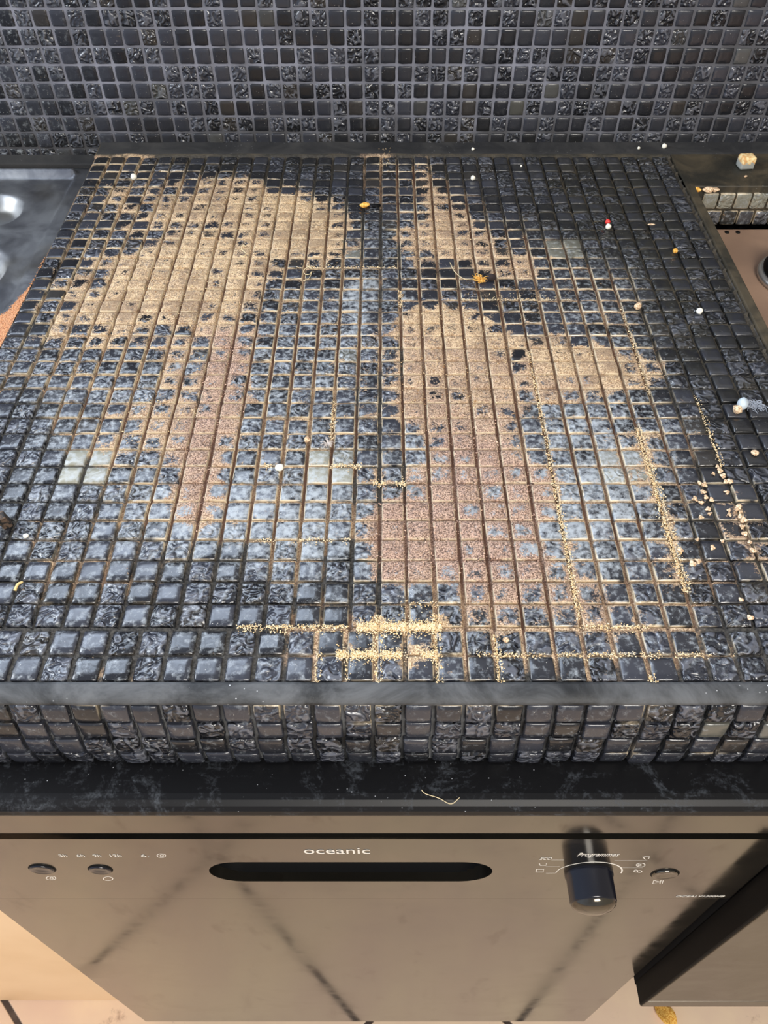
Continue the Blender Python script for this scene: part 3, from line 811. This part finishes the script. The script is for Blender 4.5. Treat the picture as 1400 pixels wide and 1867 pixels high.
def text(s_, px, py, wpx, size, shear=0.0, align='CENTER', name='lettering'):
    x, z_ = at_y(px, py, YD)
    cu = bpy.data.curves.new(name, 'FONT'); cu.body = s_; cu.size = size; cu.align_x = 'CENTER'; cu.align_y = 'CENTER'; cu.shear = shear; cu.extrude = 0.00008; cu.resolution_u = 3
    tmp = bpy.data.objects.new('tmp', cu); scn.collection.objects.link(tmp)
    dg = bpy.context.evaluated_depsgraph_get(); dg.update()
    me = bpy.data.meshes.new_from_object(tmp.evaluated_get(dg)); bpy.data.objects.remove(tmp)
    co = np.zeros(len(me.vertices) * 3); me.vertices.foreach_get('co', co); co = co.reshape(-1, 3)
    cw = co[:, 0].max() - co[:, 0].min()
    d_ = YD * CS + (CAM_Z - z_) * SN
    sx = (wpx / F_PX * d_) / cw
    me.transform(Matrix.Translation((x, YD - 0.0002, z_)) @ RX @ Matrix.Diagonal((sx, 1, 1, 1)))
    me.materials.clear(); me.materials.append(M_PRINT)
    return dch(link(bpy.data.objects.new(name, me)))
text('oceanic', 614, 1551, 121, 0.0185)
text('Programmes', 1090, 1558, 76, 0.0105, 0.3)
text('ECO', 994, 1565, 21, 0.0075, 0.3)
text('OCEALV1200HB', 1275, 1634, 88, 0.0062, 0.3)
for s_, px in [('3h', 115), ('6h', 147), ('9h', 177), ('12h', 210), ('6.', 264)]: text(s_, px, 1560, 20 if len(s_) == 3 else 14, 0.0075)
def stroke(pts_px, r_=0.00035, name='printed_mark'):
    pts = []
    for px, py in pts_px:
        x, z_ = at_y(px, py, YD); pts.append((x, YD, z_))
    bm = bmesh.new(); tube(bm, pts, r_, r_, 4)
    for v in bm.verts: v.co.y = YD + (v.co.y - YD) * 0.3
    dch(bm_obj(name, bm, M_PRINT))
arc = []
for k in range(25):
    a = math.radians(-2 + 184 * k / 24)
    arc.append((kx + math.cos(a) * 0.0242, kz + math.sin(a) * 0.0242))
bm = bmesh.new(); tube(bm, [(a, YD, b) for a, b in arc], 0.0007, 0.0004, 4)
for v in bm.verts: v.co.y = YD + (v.co.y - YD) * 0.3
dch(bm_obj('dial_arc', bm, M_PRINT))
def ell(cx_, cy_, a_, b_, n=12): return [(cx_ + a_ * math.cos(2 * math.pi * k / n), cy_ + b_ * math.sin(2 * math.pi * k / n)) for k in range(n + 1)]
stroke(ell(93, 1601, 9, 3.5)); stroke(ell(94, 1601, 3, 2)); stroke(ell(197, 1602, 9, 3.5)); stroke(ell(294, 1560, 8, 3.5)); stroke(ell(295, 1560, 3, 2))
for yy, x1_, x2_ in [(1568, 1005, 1028), (1569, 1120, 1180), (1580, 995, 1020), (1582, 1130, 1172), (1592, 995, 1012)]: stroke([(x1_, yy), (x2_, yy)], 0.00016)
stroke([(983, 1574), (985, 1578), (995, 1578), (996, 1574)]); stroke([(978, 1585), (977, 1590), (990, 1590), (991, 1585), (978, 1585)])
stroke([(1172, 1562), (1176, 1567), (1182, 1566), (1184, 1562), (1174, 1562)]); stroke(ell(1168, 1577, 8, 3.5)); stroke(ell(1166, 1577, 3, 1.5)); stroke(ell(1159, 1588, 3.5, 2)); stroke(ell(1166, 1589, 4, 2))
stroke([(1192, 1605), (1203, 1608), (1190, 1611), (1192, 1605)]); stroke([(1205, 1605), (1203, 1611)]); stroke([(1209, 1605), (1207, 1611)])

# ------------------------------------------------------------------ oven front at right
OX, OY = 0.2800, 0.1635
ov = empty('oven', (OX + 0.3, 0.4, 0.25)); tag(ov, 'grey fronted built-in oven with black side, jutting out right of the dishwasher', 'oven')
def och(o): o.parent = ov; o.matrix_parent_inverse = Matrix.Translation(-ov.location); return o
zob = CAM_Z - 1.018
# side profile angled slightly
och(box_obj('oven_body', OX + 0.001, OX + 0.59, OY + 0.022, 0.78, zob - 0.006, CAM_Z - 0.4835, M_VOID))
och(box_obj('door_frame', OX, OX + 0.595, OY, OY + 0.024, zob, CAM_Z - 0.60, M_BLACK, bev=0.0015))
dz_ = zob + 0.030
och(box_obj('oven_door', OX + 0.0012, OX + 0.594, OY - 0.0012, OY + 0.004, dz_ + 0.0055, CAM_Z - 0.61, M_OVEN, bev=0.0006))
och(box_obj('bottom_strip', OX + 0.0012, OX + 0.594, OY - 0.0008, OY + 0.004, zob + 0.0015, dz_, M_OVEN, bev=0.0006))

# ------------------------------------------------------------------ cabinet left of the dishwasher
cb = empty('sink_cabinet', (-0.66, 0.5, 0.0)); tag(cb, 'plain cream base cabinet panel left of the dishwasher, down to the floor', 'cabinet')
o = box_obj('front_panel', -1.0, DXL - 0.003, 0.2205, 0.2385, 0.0005, CAM_Z - 0.484, M_CREAM, bev=0.0008); o.parent = cb; o.matrix_parent_inverse = Matrix.Translation(-cb.location)
o = box_obj('carcass', -1.0, DXL - 0.004, 0.2385, 0.82, 0.0005, CAM_Z - 0.5, M_CREAM); o.parent = cb; o.matrix_parent_inverse = Matrix.Translation(-cb.location)

# ------------------------------------------------------------------ loose things
def grains(name, px_, py_, pz_, size, mat, cols=None):
    """many tiny irregular crumbs in one mesh"""
    n = len(px_)
    base = np.array([(1, 0, 0), (-1, 0, 0), (0, 1, 0), (0, -1, 0), (0, 0, 1), (0, 0, -1)], float)
    fc_ = np.array([(0, 2, 4), (2, 1, 4), (1, 3, 4), (3, 0, 4), (2, 0, 5), (1, 2, 5), (3, 1, 5), (0, 3, 5)])
    S = size[:, None, None] * (0.6 + 0.8 * rng.random((n, 6, 1))) * base[None]
    a = rng.random(n) * 6.28; ca, sa = np.cos(a)[:, None], np.sin(a)[:, None]
    st = 0.7 + 1.1 * rng.random((n, 1))
    X = S[:, :, 0] * st; Y = S[:, :, 1]; Z = S[:, :, 2] * 0.7
    P = np.stack([X * ca - Y * sa + px_[:, None], X * sa + Y * ca + py_[:, None], Z + pz_[:, None]], -1)
    F_ = (fc_[None] + (np.arange(n) * 6)[:, None, None]).reshape(-1, 3)
    o = mesh_obj(name, P.reshape(-1, 3), F_, mat)
    return o
def grain_material(name, a, b):
    t = NT(name); g = t.n.new('ShaderNodeNewGeometry')
    t.set(base=t.mix(g.outputs['Random Per Island'], a, b), rough=0.85); return t.m
N = 150000
gx = rng.uniform(X_L, X_R, N); gy = rng.uniform(Y_FRONT + 0.002, 0.83, N)
d, h = dust_at(gx, gy)
d = d + (vnoise(gx, gy, 55, 11) - 0.5) * 0.4
keep = rng.random(N) < np.clip((d - 0.30) * 0.85, 0, 0.5) * (0.35 + 0.65 * h)
gx, gy, h = gx[keep], gy[keep], h[keep]
fx = (gx + 0.003) / PX; inv = np.abs(fx - np.round(fx)) * PX < GX * 0.42
gz = np.where(inv, ZT - 0.0022, ZT + 0.0002)
for nm, sel, a, b, lb in [('wood_dust', h < 0.5, srgb(150, 108, 70), srgb(244, 218, 172), 'tan wood dust lying over the left and middle tiles'),
                      ('brown_frass', h >= 0.5, srgb(70, 50, 42), srgb(236, 198, 172), 'coarse brown insect frass in two trails down the tiles')]:
    o = grains(nm, gx[sel], gy[sel], gz[sel], 0.00028 + 0.00042 * rng.random(sel.sum()) ** 2, grain_material(nm, a, b))
    tag(o, lb, 'dust', kind='stuff')
# fine cream powder piled in the two front grout lines
pp = []
for (xa, xb, py, n, wd) in [(430, 640, 1152, 500, 3), (650, 805, 1148, 2200, 9), (610, 800, 1194, 1800, 8), (530, 570, 1192, 250, 5), (860, 1340, 1196, 500, 5), (730, 800, 1135, 400, 10), (1060, 1180, 1150, 200, 4), (480, 660, 853, 500, 4), (680, 740, 880, 300, 5), (440, 640, 990, 250, 3), (840, 1040, 541, 300, 3), (540, 740, 487, 250, 3), (690, 720, 290, 80, 12)]:
    for _ in range(n):
        x, y = at_z(random.uniform(xa, xb), random.gauss(py, wd))
        yn = 0.2338 if y < 0.244 else Y_MAIN + 0.0004 + round((y - Y_MAIN) / PY) * PY
        if random.random() < 0.8: y = yn + random.gauss(0, 0.0002 + wd * 0.00016)
        if vnoise(np.array([x]), np.array([py * 1.0]), 90, 2)[0] < 0.75: pp.append((x, y))
for (xa, ya, xb, yb_, n, wd) in [(1155, 780, 1255, 1080, 1500, 7), (1010, 900, 1050, 1130, 700, 4), (686, 1120, 686, 1245, 500, 4), (796, 1120, 796, 1245, 450, 4), (572, 1180, 572, 1245, 200, 3), (625, 1200, 628, 1240, 120, 2), (900, 1160, 960, 1245, 260, 3), (600, 730, 600, 800, 150, 4), (955, 640, 1010, 900, 500, 4), (1180, 1230, 1190, 1245, 60, 3), (720, 530, 720, 560, 120, 4), (1120, 560, 1160, 720, 250, 3), (1255, 720, 1290, 850, 260, 3)]:
    for _ in range(n):
        t_ = random.random(); x, y = at_z(xa + (xb - xa) * t_, ya + (yb_ - ya) * t_)
        x0_ = at_z((xa + xb) / 2, (ya + yb_) / 2)[0]
        x = round((x0_ + 0.003) / PX) * PX - 0.003 + random.gauss(0, 0.0004 + wd * 0.00018)
        pp.append((x, y))
pp = np.array(pp); zz = ZT + 0.0003 + rng.random(len(pp)) * 0.0010
fx = (pp[:, 0] + 0.003) / PX; inv = np.abs(fx - np.round(fx)) * PX < GX * 0.42
zz = np.where(inv, ZT - 0.0012 + rng.random(len(pp)) * 0.0010, zz)
o = grains('cream_powder', pp[:, 0], pp[:, 1], zz, 0.00022 + 0.0003 * rng.random(len(pp)), grain_material('cream_powder', srgb(226, 186, 128), srgb(252, 236, 200)))
tag(o, 'pale cream wood powder caked along the joints near the front edge', 'dust', kind='stuff')
# orange dust banked against the side of the tiles, beside the sink
x0_, y0_ = at_z(118, 455)
NY = 150; NXs = 14
yy = np.linspace(0.40, y0_, NY)
tw_ = np.clip((y0_ - yy) / (y0_ - 0.575), 0, 1)
wd_ = 0.0095 + 0.004 * tw_ + 0.016 * np.clip((0.625 - yy) / 0.05, 0, 1)
V = []
for k in range(NY):
    for q in range(NXs + 1):
        f = q / NXs; xx = X_L - 0.0022 - wd_[k] * f
        zz = (ZT - 0.0026) * (1 - f ** 0.8) + (Z_SINK - 0.0035) * f ** 0.8
        V.append((xx, yy[k] + random.gauss(0, 0.0003), zz + random.gauss(0, 0.00025) + 0.0012 * (vnoise(np.array([xx]), np.array([yy[k]]), 220, 6)[0] - 0.5)))
ii = np.arange(NY * (NXs + 1)).reshape(NY, NXs + 1)
Fq = np.stack([ii[:-1, :-1], ii[1:, :-1], ii[1:, 1:], ii[:-1, 1:]], -1).reshape(-1, 4)
t = NT('orange_dust'); n_ = t.noise(1100, 3, 0.75)
t.set(base=t.mix(t.ramp(n_, 0.38, 0.62), srgb(146, 92, 60), srgb(226, 168, 122)), rough=0.95, normal=t.bump(n_, 0.8, 0.0008))
o = mesh_obj('orange_dust', V, Fq, t.m)
tag(o, 'orange-brown dust heaped between the sink edge and the tiles', 'dust', kind='stuff')
V = np.array(V); pk = rng.integers(0, len(V), 3500)
g_ = grains('grains', V[pk, 0] + rng.normal(0, .0006, 3500), V[pk, 1] + rng.normal(0, .001, 3500), V[pk, 2] + 0.0003, 0.00025 + 0.0003 * rng.random(3500), grain_material('orange_grains', srgb(140, 82, 48), srgb(244, 180, 126)))
g_.parent = o; g_['kind'] = 'stuff'

def lump(name, loc, sx, sy, sz, mat, rz=0.0, seed=0, amp=0.25, sub=2):
    bm = bmesh.new(); bmesh.ops.create_icosphere(bm, subdivisions=sub, radius=1)
    r_ = random.Random(seed)
    ph = [r_.uniform(0, 6.28) for _ in range(6)]
    for v in bm.verts:
        c = v.co
        k = 1 + amp * (math.sin(c.x * 3.1 + ph[0]) * math.sin(c.y * 2.7 + ph[1]) + 0.6 * math.sin(c.z * 4.3 + ph[2] + c.x * 2)) + r_.uniform(-0.06, 0.06)
        v.co = Vector((c.x * k * sx, c.y * k * sy, c.z * k * sz))
    o = bm_obj(name, bm, mat, smooth=True)
    o.location = loc; o.rotation_euler = (0, 0, rz)
    return o
t = NT('pale_crumb'); t.set(base=t.mix(t.ramp(t.noise(900, 3), 0.35, 0.65), srgb(170, 132, 98), srgb(240, 214, 178)), rough=0.85); M_CRUMB = t.m
M_WHITE = simple('white_bead', srgb(240, 236, 220), 0.4)
t = NT('orange_fluff'); t.set(base=t.mix(t.ramp(t.noise(500, 3), 0.35, 0.65), srgb(206, 140, 48), srgb(248, 200, 104)), rough=0.9); M_ORANGE = t.m
# mortar cube on the ledge
x, y = at_z(1357, 304)
bm = bmesh.new(); box(bm, -0.0075, 0.0075, -0.0065, 0.0065, 0, 0.0125, 0.0022, 3)
for v in bm.verts: v.co += Vector((random.gauss(0, .00025), random.gauss(0, .00025), random.gauss(0, .00025)))
t = NT('mortar_crumb'); g = t.n.new('ShaderNodeSeparateXYZ'); t.l.new(t.tc.outputs['Object'], g.inputs[0])
up = t.ramp(t.math('ADD', g.outputs['Z'], t.math('MULTIPLY', t.math('SUBTRACT', t.noise(260, 3), 0.5), 0.008)), 0.0062, 0.0078)
t.set(base=t.mix(up, srgb(150, 152, 146), t.mix(t.ramp(t.noise(300, 2), .4, .6), srgb(236, 214, 160), srgb(214, 164, 104))), rough=0.8)
o = bm_obj('loose_tile', bm, t.m, smooth=True); o.location = (x, y, ZT - 0.0006); o.rotation_euler = (0, 0, 0.12)
tag(o, 'loose chunky tile cube with cream mortar on top, alone on the ledge behind the hob', 'tile')
x, y = at_z(1359, 322)
tag(lump('crumb', (x, y, ZT + 0.0003), 0.0022, 0.0012, 0.0008, M_CRUMB, 0.3, 5), 'small tan crumb in front of the loose tile cube on the ledge', 'crumb')
# cream mortar lumps at the start of the ledge tiles
for k, (px, py, s_) in enumerate([(1276, 346, 0.0030), (1296, 345, 0.0040), (1311, 349, 0.0028)]):
    x, y = at_z(px, py); tag(lump('mortar_lump', (x, 0.7710, ZT - 0.0030), s_ * 1.3, 0.003, s_ * 0.7, M_ORANGE if k < 1 else M_CRUMB, 0, 20 + k), ['orange mortar lump at the left end of the ledge tiles', 'biggest cream mortar lump on top of the first pale ledge tile', 'small cream mortar lump right of the biggest one on the ledge tiles'][k], 'mortar', 'mortar lumps above the ledge tiles')
# bits lying on the worktop
def bit(px, py, r_, mat, label, name='bead', seed=1, flat=1.0, cat=None, sx=1.0, rz=0.0, dz=0.0, **kw):
    x, y = at_z(px, py)
    o = lump(name, (x, y, ZT + r_ * flat * 0.85 + dz), r_ * sx, r_, r_ * flat, mat, rz, seed, 0.12)
    return tag(o, label, cat or name, **kw)
bit(1210, 270, 0.0026, M_WHITE, 'largest round white bead, against the back wall at right', 'bead', group='white beads on the worktop')
bit(862, 328, 0.0024, M_WHITE, 'white bead on dark tiles right of the upper middle dust patch', 'bead', group='white beads on the worktop')
bit(862, 274, 0.0016, M_WHITE, 'small white bead against the wall above the middle of the tiles', 'bead', group='white beads on the worktop')
bit(1164, 272, 0.0015, M_WHITE, 'tiny white bead by the wall just left of the largest bead', 'bead', group='white beads on the worktop')
bit(950, 304, 0.0010, M_WHITE, 'pin-sized white bead on the dark tiles near the back wall', 'bead', group='white beads on the worktop')
bit(245, 327, 0.0030, M_WHITE, 'cream bead on the tiles at back left near the sink corner', 'bead', group='white beads on the worktop')
bit(1108, 417, 0.0026, M_WHITE, 'cream bead touching a red bead on dark tiles at right', 'bead')
bit(1107, 408, 0.0024, simple('red_bead', srgb(215, 60, 55), 0.4), 'red bead behind a cream one on dark tiles at right', 'bead')
bit(1187, 410, 0.0012, M_CRUMB, 'short pale sliver lying right of the red bead', 'splinter', flat=0.5, sx=3.0)
bit(1230, 461, 0.0024, M_ORANGE, 'small orange-tan crumb on dark tiles near the right groove', 'crumb', seed=9)
bit(1161, 563, 0.0030, M_CRUMB, 'pale crumb on the dark tiles right of the pale joint lines', 'crumb', seed=12)
bit(1274, 571, 0.0026, M_WHITE, 'white chip on dark tiles beside the right groove', 'chip', seed=13)
bit(922, 1168, 0.0018, M_CRUMB, 'single tan seed on a dark tile of the front row', 'seed', seed=14, flat=0.6)
bit(665, 377, 0.0032, M_ORANGE, 'curled yellow flake on the dark tiles near the back centre', 'flake', seed=15, flat=0.7, sx=1.5)
bit(686, 377, 0.0030, M_BLACK, 'black lump added as the shadow right beside the curled yellow flake', 'flake', seed=16, flat=0.5, sx=1.6)  # added dark lump imitating the cast shadow of the yellow flake
bit(895, 511, 0.0034, simple('tuft_shadow', srgb(40, 30, 30), 0.9), 'dark lump added as the shadow beside the orange tuft', 'fluff', seed=17, sx=1.3)  # added dark lump in place of the shadow the tuft casts
bit(48, 978, 0.0018, M_WHITE, 'white chip on a bluish tile at the left edge', 'chip', seed=18, flat=0.5)
bit(510, 855, 0.0032, M_WHITE, 'cream blob of powder on a joint crossing left of centre', 'crumb', seed=19, flat=0.6)
bit(560, 805, 0.0022, M_CRUMB, 'yellowish crumb left of the feathery tuft', 'crumb', seed=22)
bit(1350, 745, 0.0050, simple('blue_white_chip', srgb(188, 200, 208), 0.5), 'pale bluish chip at the right edge beside the groove', 'chip', seed=23, sx=0.8, flat=0.9, dz=0.001)
bit(1342, 752, 0.0036, M_CRUMB, 'tan crumb leaning on the pale bluish chip', 'crumb', seed=24)
x, y = at_z(1376, 741)
bm = bmesh.new(); r_ = random.Random(8)
for k in range(130):
    a = r_.uniform(0, 6.28); b = a + r_.gauss(0, 0.9); q = r_.uniform(0.002, 0.0045)
    p0 = Vector((r_.gauss(0, 0.0038), r_.gauss(0, 0.0022), r_.uniform(0.0002, 0.0018)))
    p1 = p0 + Vector((math.cos(a), math.sin(a), r_.uniform(-0.1, 0.3))) * q * 0.6; p2 = p1 + Vector((math.cos(b), math.sin(b), -0.1)) * q * 0.5
    for p in (p1, p2): p.z = max(p.z, 0.0003)
    tube(bm, spline([p0, p1, p2], 3), 0.00026, 0.00014, 4)
o = bm_obj('fluff', bm, simple('grey_fluff', srgb(150, 156, 166), 0.95)); o.location = (x, y, ZT + 0.0004); tag(o, 'flat grey fluff patch right of the pale bluish chip', 'fluff')
bit(1375, 828, 0.0026, M_CRUMB, 'curled tan shaving in the greasy patch at the right edge', 'shaving', seed=26, flat=0.6)
# orange tuft of fibres
x, y = at_z(875, 512)
bm = bmesh.new(); r_ = random.Random(3)
for k in range(60):
    a = r_.uniform(0, 6.28); b = r_.uniform(0, 6.28); q = r_.uniform(0.002, 0.0042)
    p0 = Vector((r_.gauss(0, 0.0018), r_.gauss(0, 0.0018), r_.uniform(0.0004, 0.003)))
    p1 = p0 + Vector((math.cos(a), math.sin(a), r_.uniform(-0.1, 0.5))) * q; p2 = p1 + Vector((math.cos(b), math.sin(b), r_.uniform(-0.3, 0.2))) * q * 0.6
    for p in (p1, p2): p.z = max(p.z, 0.0003)
    tube(bm, spline([p0, p1, p2], 3), 0.00028, 0.00016, 4)
o = bm_obj('fibre_tuft', bm, M_ORANGE); o.location = (x, y, ZT); tag(o, 'fuzzy orange fibre tuft with a curved stray hair, right of centre at back', 'fluff')
x, y = at_z(597, 810)
bm = bmesh.new()
for k in range(46):
    a = r_.uniform(0, 6.28); q = r_.uniform(0.003, 0.0062)
    p0 = Vector((0, 0, 0.0006)); p1 = p0 + Vector((math.cos(a), math.sin(a), r_.uniform(0.1, 0.8))) * q * 0.5; p2 = p1 + Vector((math.cos(a + r_.gauss(0, .5)), math.sin(a), r_.uniform(-0.4, 0.2))) * q * 0.5
    tube(bm, spline([p0, p1, p2], 3), 0.0002, 0.0001, 4)
o = bm_obj('feather_tuft', bm, simple('grey_down', srgb(206, 196, 188), 0.9)); o.location = (x, y, ZT); tag(o, 'feathery pale grey tuft on a joint left of centre', 'fluff')
# hairs and threads
def hair(pts, r_, mat, label, name='hair', z0=None, lift=0.0008, cat='hair'):
    zb_ = ZT if z0 is None else z0
    P = []
    for k, (px, py) in enumerate(pts):
        x, y = at_z(px, py, zb_); P.append((x, y, zb_ + lift + 0.0006 * math.sin(k * 1.7)))
    c0 = Vector(P[0]); bm = bmesh.new(); tube(bm, [p - c0 for p in spline(P, 6)], r_, r_ * 0.7, 5)
    o = bm_obj(name, bm, mat, smooth=True); o.location = c0; return tag(o, label, cat)
M_HAIR = simple('pale_fibre', srgb(226, 206, 164), 0.6)
hair([(449,451),(443,450),(440,455),(446,460),(449,465),(444,470),(439,467)], 0.00045, M_HAIR, 'S-shaped cream thread on the left tan dust patch', 'thread', cat='thread')
hair([(568,492),(562,489),(554,494),(556,500),(564,502),(569,497),(563,508),(550,514)], 0.00035, M_HAIR, 'looped cream thread on the joints right of the left dust patch', 'thread', cat='thread')
hair([(820,480),(828,497),(845,509),(868,511)], 0.00035, M_HAIR, 'curved stray fibre running into the orange tuft', 'thread', cat='thread')
hair([(28,1078),(34,1068),(42,1062)], 0.0010, simple('straw', srgb(226, 196, 130), 0.6), 'short straw sliver across a joint at the left front', 'straw', cat='straw')
hair([(768,1441),(776,1449),(800,1456),(822,1466),(838,1455)], 0.00028, M_HAIR, 'kinked pale hair on the black laminate ledge', 'hair', Z_SLAB)
# black bracket hook at left edge
x, y = at_z(15, 955)
bm = bmesh.new(); box(bm, -0.0035, 0.0025, -0.0035, 0.0035, 0, 0.011, 0.0008, 2); box(bm, -0.006, -0.0032, -0.002, 0.003, 0.004, 0.0115, 0.0006, 2)
t = NT('rusty_peg'); t.set(base=t.mix(t.ramp(t.noise(400, 4), .4, .6), srgb(24, 22, 21), srgb(92, 74, 60)), rough=0.8)
o = bm_obj('peg', bm, t.m); o.location = (x, y, ZT - 0.0005); o.rotation_euler = (0.1, -0.15, 0.5); tag(o, 'dark stubby peg standing in a joint at the left edge', 'peg')
# crumbs at right: one prototype, many copies
proto = lump('frass_crumb', (0, 0, 0), 0.0018, 0.0014, 0.0011, M_CRUMB, 0, 41, 0.4, 3)
spots = [(1307,852),(1311,860),(1317,870),(1322,880),(1275,883),(1283,886),(1281,899),(1266,912),(1277,918),(1286,908),(1296,913),(1324,899),(1329,940),(1328,932),(1277,945),(1293,938),(1346,925),(1349,935),(1349,944),(1354,951),(1239,1005),(1270,985),(1316,988),(1330,880),(1290,930),(1300,865),(1343,930),(1352,962),(1356,975),(1298,1000),(1262,1030),(1272,1025),(1366,990),(1371,1006),(1350,1095),(1367,1128)]
for k, (px, py) in enumerate(spots):
    o = proto if k == 0 else link(proto.copy())
    x, y = at_z(px, py); s_ = 0.75 + 0.5 * random.random()
    o.location = (x, y, ZT + 0.0011 * s_); o.scale = (s_, s_, s_); o.rotation_euler = (random.gauss(0, .3), random.gauss(0, .3), random.uniform(0, 6.28))
    if px < 1315 and py < 925: lb = 'pale brown crumb in the left half of the upper crumb cluster, right front'
    elif py < 910: lb = 'pale brown crumb in the right half of the upper crumb cluster, right front'
    elif py < 980: lb = 'pale brown crumb in the lower string of crumbs by the right groove'
    elif py < 1040: lb = 'stray pale brown crumb below the crumb clusters at the right front'
    else: lb = 'outlying pale brown crumb nearest the front row, at the right edge' if py < 1110 else 'lowest pale brown crumb, beside the front rows at the right edge'
    tag(o, lb, 'crumb', lb.replace('pale brown crumb', 'pale crumbs'))
# leaf on the floor
x, y = at_z(1211, 1849, 0.002)
bm = bmesh.new(); n = 10; rows = []
for k in range(n + 1):
    t_ = k / n; wd = 0.011 * math.sin(math.pi * min(1, t_ * 0.94 + 0.06)) ** 0.8 + 0.0008
    rows.append([bm.verts.new((wd * s_, -0.02 + 0.04 * t_, 0.003 + 0.004 * math.sin(t_ * 5) + 0.004 * abs(s_))) for s_ in (-1, -0.5, 0, 0.5, 1)])
for a, b in zip(rows, rows[1:]):
    for k in range(4): bm.faces.new([a[k], a[k + 1], b[k + 1], b[k]])
o = bm_obj('dry_leaf', bm, M_ORANGE, smooth=True); o.location = (x, y, 0.0); o.rotation_euler = (0, 0, 0.5)
sol = o.modifiers.new('thickness', 'SOLIDIFY'); sol.thickness = 0.0008
tag(o, 'dry orange leaf on the floor in front of the oven', 'leaf')
